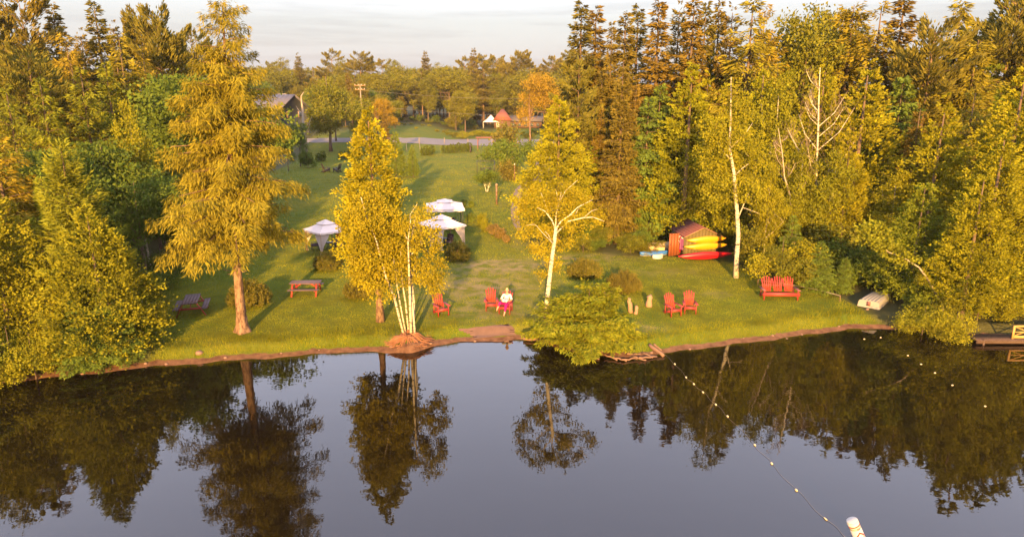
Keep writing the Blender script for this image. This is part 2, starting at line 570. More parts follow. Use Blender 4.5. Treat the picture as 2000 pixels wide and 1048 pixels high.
def dry_mask(x, y):
    m = 1.8 * blob(x, y, 985, 518, 3.0, 1.3) + .9 * blob(x, y, 940, 560, 4.5, 3.5) + .6 * blob(x, y, 960, 610, 3.5, 1.6) + .8 * blob(x, y, 1130, 505, 4, 1.2)
    m += .8 * blob(x, y, 1245, 640, 1.6, .8) + .5 * blob(x, y, 1390, 575, 1.8, .8) + .6 * blob(x, y, 1050, 470, 2.5, 3) + .35 * blob(x, y, 1290, 530, 4, 1.5)
    m += 1.0 * blob(x, y, 800, 655, 1.3, .6)
    return np.clip(m, 0, 1)


xs = np.concatenate([[-1500, -900, -500, -300, -180, -120, -90, -70, -55], np.arange(-45, 50.01, .3), [58, 70, 90, 120, 180, 300, 500, 900, 1500]])
ds = np.concatenate([[-60, -30, -15, -8, -4, -2.5], np.arange(-1.6, 4.01, .14), np.arange(4.4, 14, .4), np.arange(14.5, 40, .9), np.arange(41, 110, 2.5), np.arange(115, 260, 8), [300, 400, 600, 1000, 2000, 4000]])
X, D = np.meshgrid(xs, ds)
fade = 1 - sstep(20, 110, D)
Yg = (shore(X) * fade + 36 * (1 - fade)) + D
Zg = gz(X, Yg)
nv, nu = X.shape
idx = np.arange(nv * nu).reshape(nv, nu)
Fg = np.stack([idx[:-1, :-1], idx[:-1, 1:], idx[1:, 1:], idx[1:, :-1]], -1).reshape(-1, 4)
gme = mesh('ground', np.stack([X, Yg, Zg], -1).reshape(-1, 3), [Fg], M['ground'], True)
ground = link(bpy.data.objects.new('ground', gme))
tag(ground, kind='structure')
dd = (Yg - shore(X)).ravel()
zone = np.zeros((nv * nu, 4), np.float32)
zone[:, 0] = 1 - sstep(.15, .8, dd) * 1.0
lawn_in = inside(LAWN, X.ravel(), Yg.ravel()).astype(float)
# soft lawn border
zone[:, 1] = 1 - lawn_in
for _ in range(2):
    z2 = zone[:, 1].reshape(nv, nu).copy()
    z2[1:-1, 1:-1] = (z2[1:-1, 1:-1] * 2 + z2[:-2, 1:-1] + z2[2:, 1:-1] + z2[1:-1, :-2] + z2[1:-1, 2:]) / 6
    zone[:, 1] = z2.ravel()
zone[:, 2] = dry_mask(X.ravel(), Yg.ravel())
zone[:, 3] = 1
ca = gme.color_attributes.new('zone', 'FLOAT_COLOR', 'POINT')
ca.data.foreach_set('color', zone.ravel())

wme = mesh('water', np.array([[-1500, -900, 0], [1500, -900, 0], [1500, 60, 0], [-1500, 60, 0]], float), [np.array([[0, 1, 2, 3]])], M['water'])
tag(link(bpy.data.objects.new('water', wme)), kind='structure')


def draped(name, left, right, mat, lift=.02, n=40, kind='structure', m=7):
    """sheet between two pixel polylines laid on the ground"""
    L_ = np.array([G(*p)[:2] for p in left]); R_ = np.array([G(*p)[:2] for p in right])

    def res(P):
        s = np.concatenate([[0], np.cumsum(np.linalg.norm(np.diff(P, axis=0), axis=1))]); s /= s[-1]
        q = np.linspace(0, 1, n)
        return np.stack([np.interp(q, s, P[:, 0]), np.interp(q, s, P[:, 1])], 1)
    A, B = res(L_), res(R_)
    w = np.linspace(0, 1, m)[None, :, None]
    P = A[:, None] * (1 - w) + B[:, None] * w
    rs = np.random.RandomState(4)
    P[:, 0] += rs.normal(0, .05, P[:, 0].shape); P[:, -1] += rs.normal(0, .05, P[:, -1].shape)
    Z = gz(P[..., 0], P[..., 1]) + lift
    V = np.concatenate([P, Z[..., None]], -1).reshape(-1, 3)
    i = np.arange(n * m).reshape(n, m)
    F = np.stack([i[:-1, :-1], i[:-1, 1:], i[1:, 1:], i[1:, :-1]], -1).reshape(-1, 4)
    return tag(link(bpy.data.objects.new(name, mesh(name, V, [F], mat, True))), kind=kind)


draped('sand_patch', [(896, 643), (915, 650), (926, 662)], [(995, 634), (1003, 642), (1008, 655)], M['sand'], .025)
draped('road', [(600, 271), (790, 270), (900, 272), (1130, 272)], [(600, 279), (790, 280), (900, 283), (1130, 292)], M['asphalt'], .05)
draped('gravel_path', [(1062, 292), (1030, 345), (1000, 380), (996, 425), (1010, 450)], [(1100, 292), (1075, 335), (1032, 385), (1012, 425), (1018, 450)], M['gravel'], .03)

# ------------------------------------------------------------------ vegetation builders (numpy leaf clouds)
def nrm(a):
    return a / (np.linalg.norm(a, axis=-1, keepdims=True) + 1e-9)


def leaf_quads(C, Dv, Nv, L, W):
    Dv = nrm(Dv); S = nrm(np.cross(Dv, Nv))
    L = np.broadcast_to(np.asarray(L, float).reshape(-1, 1), (len(C), 1)); W = np.broadcast_to(np.asarray(W, float).reshape(-1, 1), (len(C), 1))
    mid = C + Dv * L * .45
    V = np.stack([C, mid + S * W * .5, C + Dv * L, mid - S * W * .5], 1).reshape(-1, 3)
    F = np.arange(len(C) * 4).reshape(-1, 4)
    return V, F


def lerp(a, b, t):
    return a + (b - a) * t


def prof_of(pts):
    p = np.array(pts, float)
    return lambda r: np.interp(r, p[:, 0], p[:, 1])


def conifer(rs, h, R, base, nb, prof, dens, pitch=(.5, -.25), droop=.15, tipup=.0, fan=.5, hang=.1, L=.3, W=.1, conc=1.0, gaps=.0, thick=.08, strand=0.0, var=(.62, 1.18), mess=.28, wood=True, trunk_r=None, lean=(0, 0), sides=8, flat=.35):
    """whorled branches carrying needle sprays -> (crown V,F), (trunk V,F)"""
    q = rs.rand(nb) ** .78
    z = h * (base + (1 - base) * (1 - q * .995))          # more branches low down
    z = np.sort(z)[::-1]
    rel = (h - z) / (h * (1 - base))
    ln = R * prof(rel) * rs.uniform(var[0], var[1], nb) + .16
    keep = rs.rand(nb) > gaps
    z, rel, ln = z[keep], rel[keep], ln[keep]; nb = len(z)
    az = np.arange(nb) * 2.39996 + rs.normal(0, .5, nb)
    pt = lerp(pitch[0], pitch[1], rel) + rs.normal(0, .10, nb)
    cx = lean[0] * (z / h) ** 1.5; cy = lean[1] * (z / h) ** 1.5
    n = (dens * ln ** 1.3 + 9).astype(int)
    b = np.repeat(np.arange(nb), n)
    t = rs.rand(len(b)) ** (1 / conc) * .93 + .07
    ca, sa = np.cos(az[b]), np.sin(az[b]); Lb = ln[b]
    dirh = np.stack([ca, sa, np.zeros_like(ca)], 1); lat = np.stack([-sa, ca, np.zeros_like(ca)], 1)
    zz = z[b] + Lb * (t * np.sin(pt[b]) - droop * t ** 2 + tipup * t ** 3)
    hr = Lb * t * np.cos(pt[b])
    u = rs.uniform(-1, 1, len(b))
    wdt = fan * Lb * np.clip(1.15 - t, .08, 1) * np.clip(t * 3, .2, 1)
    C = np.stack([cx[b], cy[b], zz], 1) + dirh * hr[:, None] + lat * (u * wdt)[:, None]
    C[:, 2] += rs.normal(0, thick, len(b)) - np.abs(u) * wdt * .15
    if strand:
        C[:, 2] -= rs.rand(len(b)) ** 1.5 * strand * np.clip(Lb / 3, .3, 1)
    slope = np.sin(pt[b]) - 2 * droop * t + 3 * tipup * t ** 2
    Dv = dirh * .8 + lat * (np.sign(u) * .75)[:, None] + np.array([0, 0, 1.0]) * (slope - hang * 1.6)[:, None] + rs.normal(0, mess, (len(b), 3))
    Nv = np.array([0, 0, .8]) + rs.normal(0, flat + .2, (len(b), 3)) + dirh * .45
    s = rs.uniform(.65, 1.3, len(b))
    V, F = leaf_quads(C, Dv, Nv, L * s, W * s)
    m = MB()
    tr = trunk_r or h * .016
    kz = np.linspace(-.15, h * .96, 9)
    rr = tr * (1 - .93 * np.clip(kz / h, 0, 1)) ; rr[0] *= 1.35
    m.tube(np.stack([lean[0] * np.clip(kz / h, 0, 1) ** 1.5, lean[1] * np.clip(kz / h, 0, 1) ** 1.5, kz], 1), rr, sides)
    if wood:
        for i in range(nb):
            if ln[i] < .35 or (i % 2 and ln[i] < 1.2):
                continue
            tt = np.array([0, .4, .8])
            P = np.stack([cx[i] + np.cos(az[i]) * ln[i] * tt * math.cos(pt[i]), cy[i] + np.sin(az[i]) * ln[i] * tt * math.cos(pt[i]),
                          z[i] + ln[i] * (tt * math.sin(pt[i]) - droop * tt ** 2 + tipup * tt ** 3)], 1)
            m.tube(P, np.array([1, .7, .3]) * (.010 + .009 * ln[i]) * min(1.2, tr / .2), 4, False)
    return (V, [F]), m.get()


def cedar(rs, h, R, base, prof, ncl, nleaf, cl=.34, L=.2, W=.12, gaps=.0, trunk_r=None, lean=(0, 0), lump=.25):
    """dense cone of upright fan sprays in lumps"""
    q = rs.rand(ncl * 3)
    rel = rs.rand(ncl * 3) ** .8
    keep = rs.rand(ncl * 3) < (prof(rel) / max(prof(np.linspace(0, 1, 20)))) ** .75
    rel = rel[keep][:ncl]; k = len(rel)
    z = h * (base + (1 - base) * (1 - rel))
    az = rs.uniform(0, 2 * math.pi, k)
    lobe = 1 + lump * np.sin(az * 3 + z * 1.3 + rs.rand() * 6) * np.sin(z * 2.1 + rs.rand() * 6) + rs.normal(0, .10, k)
    r = R * prof(rel) * lobe * (.45 + .55 * rs.rand(k) ** .35)
    C0 = np.stack([r * np.cos(az), r * np.sin(az), z], 1)
    C0[:, 0] += lean[0] * (z / h) ** 1.5; C0[:, 1] += lean[1] * (z / h) ** 1.5
    out = np.stack([np.cos(az), np.sin(az), np.full(k, .55)], 1)
    b = np.repeat(np.arange(k), nleaf)
    size = cl * (.28 + .85 * prof(rel))[b] * rs.uniform(.6, 1.2, len(b))
    # a spray: flat fan spread in its own plane
    tang = nrm(np.stack([-np.sin(az), np.cos(az), np.zeros(k)], 1) + rs.normal(0, .5, (k, 3)))
    uu = rs.normal(0, .55, len(b)); vv = rs.rand(len(b))
    C = C0[b] + tang[b] * (uu * size)[:, None] + nrm(out)[b] * (vv * size)[:, None] + rs.normal(0, .08, (len(b), 3)) * size[:, None] * 2
    C[:, 2] -= (uu ** 2 * size * .4)
    Dv = nrm(out)[b] + tang[b] * uu[:, None] * 1.1 + rs.normal(0, .3, (len(b), 3))
    Nv = np.cross(tang, nrm(out))[b] * .5 + nrm(out)[b] * .8 + rs.normal(0, .45, (len(b), 3))
    s = rs.uniform(.6, 1.3, len(b))
    V, F = leaf_quads(C, Dv, Nv, L * s, W * s)
    m = MB()
    tr = trunk_r or h * .018
    kz = np.linspace(-.15, h * .93, 9)
    rr = tr * (1 - .94 * np.clip(kz / h, 0, 1)); rr[0] *= 1.4
    m.tube(np.stack([lean[0] * np.clip(kz / h, 0, 1) ** 1.5, lean[1] * np.clip(kz / h, 0, 1) ** 1.5, kz], 1), rr, 9)
    return (V, [F]), m.get()


def leafball(rs, blobs, ncl, nleaf, cl=.35, L=.14, W=.10, hole=.25, up=.3):
    """broadleaf crown: leaf clumps through the outer volume of overlapping lobes"""
    vol = np.array([b[3] * b[4] * b[5] for b in blobs]) ** .75
    cnt = np.maximum(3, (ncl * vol / vol.sum()).astype(int))
    Cs = []
    for b, k in zip(blobs, cnt):
        d = nrm(rs.normal(0, 1, (int(k * 1.5), 3)))
        r = rs.uniform(.2, 1, len(d)) ** .45
        P = d * r[:, None] * np.array(b[3:6]) + np.array(b[:3])
        nse = np.sin(P[:, 0] * 2.7 + b[0]) * np.sin(P[:, 1] * 2.3 + 1) * np.sin(P[:, 2] * 2.9 + b[2])
        P = P[nse > -1 + hole * 2.4][:k] if hole else P[:k]
        Cs.append(P)
    C0 = np.vstack(Cs)
    cen = np.array([b[:3] for b in blobs]).mean(0)
    b = np.repeat(np.arange(len(C0)), nleaf)
    sz = (cl * rs.uniform(.5, 1.3, len(C0)))[b]
    C = C0[b] + rs.normal(0, .5, (len(b), 3)) * sz[:, None] * np.array([1, 1, .75])
    Dv = rs.normal(0, 1, (len(b), 3)) + nrm(C0 - cen)[b] * .5 + np.array([0, 0, -.25])
    Nv = rs.normal(0, .7, (len(b), 3)) + nrm(C0 - cen)[b] * .6 + np.array([0, 0, up])
    s = rs.uniform(.6, 1.3, len(b))
    V, F = leaf_quads(C, Dv, Nv, L * s, W * s)
    return (V, [F]), C0


def limbs(m, rs, starts, targets, r0, n=5, wig=.12, sides=5):
    for s, t in zip(starts, targets):
        s = np.array(s); t = np.array(t); L_ = np.linalg.norm(t - s)
        q = np.linspace(0, 1, n)[:, None]
        P = s * (1 - q) + t * q
        P[1:-1] += rs.normal(0, wig * L_ * .35, (n - 2, 3))
        P[:, 2] += (np.sin(q[:, 0] * math.pi) * -.05 * L_)
        m.tube(P, r0 * (1 - .85 * q[:, 0]), sides, False)


def broadleaf(rs, h, blobs, ncl, nleaf, cl, L, W, trunk_r, hole=.25, lean=(0, 0), nl=9, fork=.45, stems=None):
    crown, C0 = leafball(rs, blobs, ncl, nleaf, cl, L, W, hole)
    m = MB()
    for sx, sy, hh, lx, ly, tr in (stems or [(0, 0, h * .9, lean[0], lean[1], trunk_r)]):
        kz = np.linspace(-.15, hh, 9); f = np.clip(kz / hh, 0, 1)
        P = np.stack([sx + lx * f ** 1.3, sy + ly * f ** 1.3, kz], 1)
        P[2:, :2] += np.cumsum(rs.normal(0, .02 * tr / .1, (7, 2)), 0)
        rr = tr * (1 - .85 * f); rr[0] *= 1.4
        m.tube(P, rr, 9)
        pick = C0[rs.choice(len(C0), min(nl, len(C0)), False)]
        st = [P[int(np.clip(3 + rs.randint(0, 4), 0, 8))] for _ in pick]
        limbs(m, rs, st, pick, tr * .38, wig=.15)
    return crown, m.get()


CONE = prof_of([(0, .03), (.15, .22), (.5, .6), (.85, 1), (1, .8)])
CEDARP = prof_of([(0, .03), (.1, .18), (.3, .48), (.55, .82), (.8, 1), (.95, .85), (1, .5)])
CEDARLO = prof_of([(0, .06), (.12, .28), (.35, .6), (.7, 1), (.9, 1), (1, .8)])
PINEP = prof_of([(0, .2), (.12, .5), (.3, .8), (.6, 1), (1, .75)])
LARCHP = prof_of([(0, .05), (.08, .22), (.3, .58), (.6, .9), (.85, 1), (1, .7)])
HEROP = prof_of([(0, .10), (.05, .30), (.15, .38), (.28, .48), (.42, .64), (.6, .82), (.78, 1.0), (.9, .95), (1, .75)])

PROTO = {}


def proto(key, fn, leafmat, barkmat, n=3, seed=1):
    """n variants of one kind, each a pair of meshes for a tree of the given height"""
    out = []
    for i in range(n):
        rs = np.random.RandomState(seed * 97 + i * 13 + 5)
        h, (cr, tk) = fn(rs)
        out.append((h, mesh(key + '_crown', cr[0], cr[1], M[leafmat]), mesh(key + '_trunk', tk[0], tk[1], M[barkmat], True)))
    PROTO[key] = out


def p_spruce(rs):
    h = rs.uniform(15, 18)
    return h, conifer(rs, h, h * .17, .10, 210, CONE, 46, (.45, -.35), .10, .14, .55, .18, .33, .11, 1.15, .06, mess=.4)


def p_spire(rs):
    h = 16.
    return h, conifer(rs, h, h * .115, .18, 190, CONE, 44, (.3, -.5), .12, .1, .55, .25, .34, .13, 1.1, .10)


def p_pine(rs):
    h = rs.uniform(16, 19)
    return h, conifer(rs, h, h * .24, .30, 75, PINEP, 62, (.55, .02), .05, .10, .55, -.25, .42, .13, 1.9, .12, .16, trunk_r=.24, flat=.9)


def p_larch(rs):
    h = rs.uniform(13, 16)
    return h, conifer(rs, h, h * .2, .08, 130, LARCHP, 44, (.6, -.0), .22, .1, .45, .4, .36, .09, 1.1, .05, .12, .35, (.5, 1.2))


def p_cedar(rs):
    h = 12.
    return h, cedar(rs, h, 2.1, .08, CEDARP, 600, 48, .5, .15, .085, lump=.4)


def p_cedarwide(rs):
    h = 10.
    return h, cedar(rs, h, 2.4, .03, CEDARLO, 620, 44, .5, .16, .09, lump=.4)


def p_hemlock(rs):
    h = 12.
    return h, conifer(rs, h, 3.0, .05, 170, LARCHP, 36, (.35, -.2), .22, .0, .7, .2, .3, .14, 1.0, .04)


def p_poplar(rs):
    h = 15.
    bl = []
    for i in range(9):
        z = lerp(5.0, 14.0, i / 8)
        r = 2.1 * math.sin(math.pi * (.18 + .72 * (i / 8))) + .3
        bl.append((rs.normal(0, .7), rs.normal(0, .7), z, r, r, 1.5))
    return h, broadleaf(rs, h, bl, 480, 36, .72, .20, .15, .17, .4)


def p_maple(rs):
    h = 13.
    bl = [(rs.normal(0, 1.7), rs.normal(0, 1.7), rs.uniform(4.2, 10.8), rs.uniform(1.8, 2.8), rs.uniform(1.8, 2.8), rs.uniform(1.3, 2.1)) for _ in range(9)]
    return h, broadleaf(rs, h, bl, 560, 30, .85, .25, .19, .22, .35)


def p_bush(rs):
    h = 4.
    bl = [(rs.normal(0, .9), rs.normal(0, .9), rs.uniform(.7, 2.9), rs.uniform(.8, 1.3), rs.uniform(.8, 1.3), rs.uniform(.7, 1.1)) for _ in range(7)]
    return h, broadleaf(rs, h, bl, 280, 28, .5, .15, .11, .06, .35, nl=6)


def p_sapling(rs):
    h = 6.
    bl = [(rs.normal(0, .4), rs.normal(0, .4), z, .9, .9, .8) for z in np.linspace(1.4, 5.3, 6)]
    return h, broadleaf(rs, h, bl, 220, 22, .45, .18, .14, .06, .3, nl=7)


proto('spruce', p_spruce, 'spruce', 'bark', 3, 1)
proto('spire', p_spire, 'spruce', 'bark', 3, 2)
proto('pine', p_pine, 'pine', 'pinebark', 3, 3)
proto('larch', p_larch, 'larch', 'bark', 3, 4)
proto('larchgreen', p_larch, 'larchgreen', 'bark', 3, 5)
proto('cedar', p_cedar, 'cedar', 'bark', 3, 6)
proto('cedargreen', p_cedarwide, 'cedargreen', 'bark', 3, 7)
proto('hemlock', p_hemlock, 'hemlock', 'bark', 2, 8)
proto('poplar', p_poplar, 'leaf', 'bark', 3, 9)
proto('poplaryellow', p_poplar, 'leafyellow', 'birch', 2, 10)
proto('maple', p_maple, 'leaf', 'bark', 3, 11)
proto('mapledark', p_maple, 'leafdark', 'bark', 3, 12)
proto('mapleorange', p_maple, 'leaforange', 'pinebark', 1, 13)
proto('bush', p_bush, 'leaf', 'bark', 3, 14)
proto('bushyellow', p_bush, 'leafyellow', 'bark', 2, 15)
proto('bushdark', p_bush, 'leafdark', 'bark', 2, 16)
proto('sapling', p_sapling, 'leafyellow', 'bark', 2, 17)

RNG = random.Random(11)
KINDNAME = {'spruce': ('spruce_tree', 'spruce'), 'spire': ('spruce_tree', 'spruce'), 'pine': ('pine_tree', 'pine'), 'larch': ('larch_tree', 'larch'), 'larchgreen': ('larch_tree', 'larch'),
            'cedar': ('cedar_tree', 'cedar'), 'cedargreen': ('cedar_tree', 'cedar'), 'hemlock': ('hemlock_tree', 'hemlock'), 'poplar': ('poplar_tree', 'poplar'), 'poplaryellow': ('poplar_tree', 'poplar'),
            'maple': ('maple_tree', 'maple'), 'mapledark': ('maple_tree', 'maple'), 'mapleorange': ('maple_tree', 'maple'), 'bush': ('leafy_bush', 'bush'), 'bushyellow': ('leafy_bush', 'bush'),
            'bushdark': ('leafy_bush', 'bush'), 'sapling': ('sapling_tree', 'sapling')}
TREES = []
GENERIC = []


def tree(kind, u, Y, top, label, group=None, wide=1.0, ucol=None, name=None, rz=None):
    """tree of a kind standing at depth Y under photo column u whose tip reaches photo row top"""
    p = xy_at(u, Y)
    ztop = at_Y(u, top, Y)[2]
    h = max(.6, ztop - p.z)
    # columns are read at the crown: bring the foot under it
    x = (u - 1000) / FPX * (Y * CP - ((p.z + h * .6) - CAM_H) * SP)
    p = ground_at(x, Y)
    h = max(.6, ztop - p.z)
    hp, cme, tme = RNG.choice(PROTO[kind])
    nm, cat = KINDNAME[kind]
    if label[0] == '@' and group:
        GENERIC.append([None, u, kind, label[1:]])
    root = empty(name or nm, p, RNG.uniform(0, 6.28) if rz is None else rz, 1, label, cat, group)
    if label[0] == '@':
        GENERIC[-1][0] = root
    s = h / hp
    w = s * wide
    root.scale = (w, w, s)
    link(bpy.data.objects.new('trunk', tme), root)
    link(bpy.data.objects.new('crown', cme), root)
    TREES.append((x, Y))
    return root


def own_tree(name, cat, label, p, crown, trunk, leafmat, barkmat, rz=0):
    root = empty(name, p, rz, 1, label, cat)
    link(bpy.data.objects.new('trunk', mesh('trunk', trunk[0], trunk[1], M[barkmat], True)), root)
    link(bpy.data.objects.new('crown', mesh('crown', crown[0], crown[1], M[leafmat])), root)
    return root


# ---- trees that stand alone on the lawn
# great tamarack
rs = np.random.RandomState(21)
p = G(474, 648)
htam = at_Y(430, -14, p.y)[2] - p.z
cr, tk = conifer(rs, htam, 3.75, .285, 185, HEROP, 135, (.45, -.05), .26, .10, .40, .55, .27, .042, 1.2, .06, .10, .55, (.42, 1.15), mess=.5, trunk_r=.34, lean=(.65, .2), sides=14)
m = MB()
kz = np.concatenate([np.linspace(-.15, 1.2, 8), np.linspace(1.6, htam * .97, 22)])
base_r = .25 * (1 - .93 * np.clip(kz / htam, 0, 1)) + .17 * np.exp(-np.clip(kz, 0, 9) / .45)
f_ = np.clip(kz / htam, 0, 1) ** 1.5
V, F = tube(np.stack([.65 * f_, .2 * f_, kz], 1), base_r, 18)
a_ = np.tile(np.arange(18) * 2 * math.pi / 18, len(kz)); rr_ = np.repeat(base_r, 18); zz_ = np.repeat(kz, 18)
amp = 1 + .06 * np.sin(a_ * 5 + zz_ * .8) + rs.normal(0, .035, len(a_)) + .22 * np.exp(-np.clip(zz_, 0, 9) / .3) * np.sin(a_ * 4 + 1)
cen = np.repeat(np.stack([.65 * f_, .2 * f_, kz], 1), 18, 0)
V[:len(a_)] = cen + (V[:len(a_)] - cen) * amp[:, None]
m.add(V, F)
for k in range(16):
    z_ = rs.uniform(2.2, 5.6); an = rs.uniform(0, 6.28); L_ = rs.uniform(.2, .75)
    m.tube(np.array([[.65 * (z_ / htam) ** 1.5, 0, z_], [math.cos(an) * (.25 + L_), math.sin(an) * (.25 + L_), z_ + L_ * rs.uniform(-.1, .5)]]), np.array([.035, .012]), 5)
n0 = (9 * 14 + 2)
tv, tf = tk
keep = [np.array([q for q in f if min(q) >= n0]) - 0 for f in tf]
for f in keep:
    if len(f): m.add(tv[n0:], f - n0)
tk = m.get()
own_tree('larch_tree', 'larch', 'great golden tamarack with drooping boughs and long bare trunk between the two picnic tables', p, cr, tk, 'larch', 'pinebark')
# front cedar beside the birch clump
rs = np.random.RandomState(22)
p = G(743, 627)
hc = at_Y(716, 205, p.y)[2] - p.z
cr, tk = cedar(rs, hc, 1.5, .20, prof_of([(0, .03), (.08, .16), (.18, .36), (.27, .66), (.34, .5), (.48, .85), (.56, .74), (.7, .95), (.85, 1.0), (1, .65)]), 900, 36, .40, .14, .085, trunk_r=.2, lean=(-.1, 0), lump=.36)
own_tree('cedar_tree', 'cedar', 'bright golden cedar rising behind the white birch clump', p, cr, tk, 'cedar', 'pinebark')
# cedar behind the forked birch
rs = np.random.RandomState(23)
p = xy_at(1088, 55)
hc = at_Y(1090, 183, p.y)[2] - p.z
cr, tk = cedar(rs, hc, 2.5, .05, prof_of([(0, .03), (.12, .2), (.3, .46), (.45, .72), (.6, .9), (.75, 1.0), (.9, 1.0), (1, .7)]), 950, 36, .52, .18, .11, trunk_r=.2, lump=.45)
own_tree('cedar_tree', 'cedar', 'tall golden cedar standing behind the forked white birch', p, cr, tk, 'cedar', 'pinebark')

# birch clump on the shore mound
rs = np.random.RandomState(24)
p = G(798, 652)
root = empty('birch_tree', p, 0, 1, 'clump of white birch stems on a root mound at the waterline', 'birch')
stem_px = [[(790, 650), (770, 580), (755, 545), (744, 505), (735, 470), (715, 420), (705, 385)], [(794, 650), (781, 590), (775, 555), (768, 500)], [(799, 651), (792, 590), (784, 540), (782, 470)],
           [(803, 651), (801, 590), (799, 530), (797, 470), (802, 430)], [(806, 652), (808, 590), (803, 545), (800, 500), (806, 450), (812, 420)], [(811, 652), (806, 600), (802, 555), (815, 500)]]
for k, px in enumerate(stem_px):
    Yk = p.y + [-.1, .05, .2, -.15, .1, -.25][k]
    P = np.array([at_Y(a, b, Yk + .15 * i * (k % 3 - 1)) for i, (a, b) in enumerate(px)]) - np.array(p)
    P[0, 2] = -.25
    m = MB(); r0 = [.07, .055, .06, .085, .09, .065][k]
    m.tube(P, np.linspace(1, .22, len(P)) * r0, 8)
    m.build('stem', M['birch'], root, True)
m = MB()
kn = lambda a, b, dy=0: np.array(at_Y(a, b, p.y + dy)) - np.array(p)
limbs(m, rs, [kn(799, 500), kn(806, 450), kn(800, 470), kn(715, 420), kn(735, 470), kn(784, 540), kn(808, 470), kn(802, 430), kn(812, 440)],
      [kn(835, 420, .3), kn(842, 425, -.3), kn(770, 420, .4), kn(690, 400, .2), kn(690, 440, -.3), kn(740, 480, .4), kn(850, 500, -.2), kn(815, 395, .2), kn(848, 470, .4)], .035, wig=.2)
m.build('branch', M['birch'], root, True)
bl = []
for (a, b, ru, rv) in [(722, 425, 38, 45), (714, 470, 28, 50), (738, 470, 46, 50), (726, 525, 42, 42), (770, 500, 40, 45), (800, 455, 30, 40), (835, 470, 28, 40), (845, 530, 26, 40), (800, 530, 38, 35), (708, 430, 18, 35),
                        (755, 420, 28, 36), (740, 565, 32, 22), (850, 560, 18, 22), (825, 420, 20, 24), (708, 520, 22, 34), (718, 385, 26, 26)]:
    c = kn(a, b, rs.uniform(-.9, .3))
    bl.append((c[0], c[1], c[2], ru * .026, max(ru, rv) * .022, rv * .025))
cr, _ = leafball(rs, bl, 820, 34, .34, .105, .075, .36)
link(bpy.data.objects.new('crown', mesh('crown', cr[0], cr[1], M['birchleaf'])), root)
# root mound of that clump
rs = np.random.RandomState(31)
m = MB()
for i in range(190):
    a = rs.uniform(0, 6.28); r = rs.uniform(.15, .4)
    a2 = a + rs.normal(0, .7)
    P = np.array([[r * math.cos(a) + q * 1.05 * math.cos(a2), r * math.sin(a) + q * .75 * math.sin(a2), .40 * (1 - q) ** 1.4 + .05 * math.sin(q * 9 + a)] for q in np.linspace(0, 1, 7)])
    P[:, 2] += rs.uniform(-.12, .05)
    m.tube(P, np.linspace(.03, .012, 7) * rs.uniform(.5, 1.4), 4)
rm = m.build('root_mound', M['rootwood'], None, True, Vector((p.x, p.y - .15, p.z - .28)))
tag(rm, 'reddish mound of tangled roots under the birch clump', 'roots')

# forked birch
rs = np.random.RandomState(25)
p = G(1063, 642)
root = empty('birch_tree', p, 0, 1, 'lone white birch with forked spreading limbs behind the juniper mound', 'birch')
kn = lambda a, b, dy=0: np.array(at_Y(a, b, p.y + dy)) - np.array(p)
P = np.array([kn(1063, 645), kn(1068, 590), kn(1073, 545), kn(1078, 505), kn(1083, 470), kn(1086, 445)]); P[0, 2] = -.15
MB().tube(P, np.array([.155, .125, .115, .105, .10, .085]), 10).build('trunk', M['birch'], root, True)
forks = [([(1086, 450), (1078, 430), (1064, 412), (1048, 405)], .06), ([(1086, 446), (1096, 432), (1113, 420), (1128, 405), (1157, 390)], .065), ([(1087, 455), (1110, 432), (1140, 425), (1158, 424), (1180, 432)], .06),
         ([(1085, 446), (1086, 420), (1092, 395), (1096, 375)], .05), ([(1079, 475), (1071, 458), (1064, 452)], .035), ([(1050, 442), (1043, 438), (1027, 440)], .022), ([(1072, 422), (1064, 395), (1056, 375)], .035),
         ([(1092, 395), (1105, 372), (1128, 352)], .035), ([(1091, 400), (1088, 380), (1086, 372)], .03), ([(1113, 420), (1124, 418), (1135, 398)], .025), ([(1140, 425), (1155, 412), (1168, 408)], .025), ([(1083, 478), (1060, 455), (1048, 441)], .03)]
for k, (px, r0) in enumerate(forks):
    dy = [.0, .2, -.2, .5, -.3, -.3, .3, .6, .4, .2, -.3, -.3][k]
    P = np.array([kn(a, b, dy * (i / (len(px) - 1) if k < 5 else 1)) for i, (a, b) in enumerate(px)])
    MB().tube(P, np.linspace(1, .3, len(P)) * r0 * .75, 7).build('limb', M['birch'], root, True)
bl = []
for (a, b, ru, rv) in [(1035, 420, 30, 30), (1055, 460, 34, 34), (1050, 500, 22, 30), (1075, 515, 22, 25), (1085, 400, 40, 34), (1120, 440, 38, 26), (1095, 470, 24, 24), (1150, 425, 26, 22), (1125, 395, 32, 26), (1060, 385, 32, 24), (1020, 450, 14, 24),
                        (1062, 530, 16, 16), (1165, 415, 14, 16), (1030, 390, 20, 16), (1095, 370, 30, 18)]:
    c = kn(a, b, rs.uniform(.25, 1.1))
    bl.append((c[0], c[1], c[2], ru * .027, ru * .024, rv * .026))
cr, _ = leafball(rs, bl, 480, 32, .34, .105, .075, .42)
link(bpy.data.objects.new('crown', mesh('crown', cr[0], cr[1], M['birchleaf'])), root)

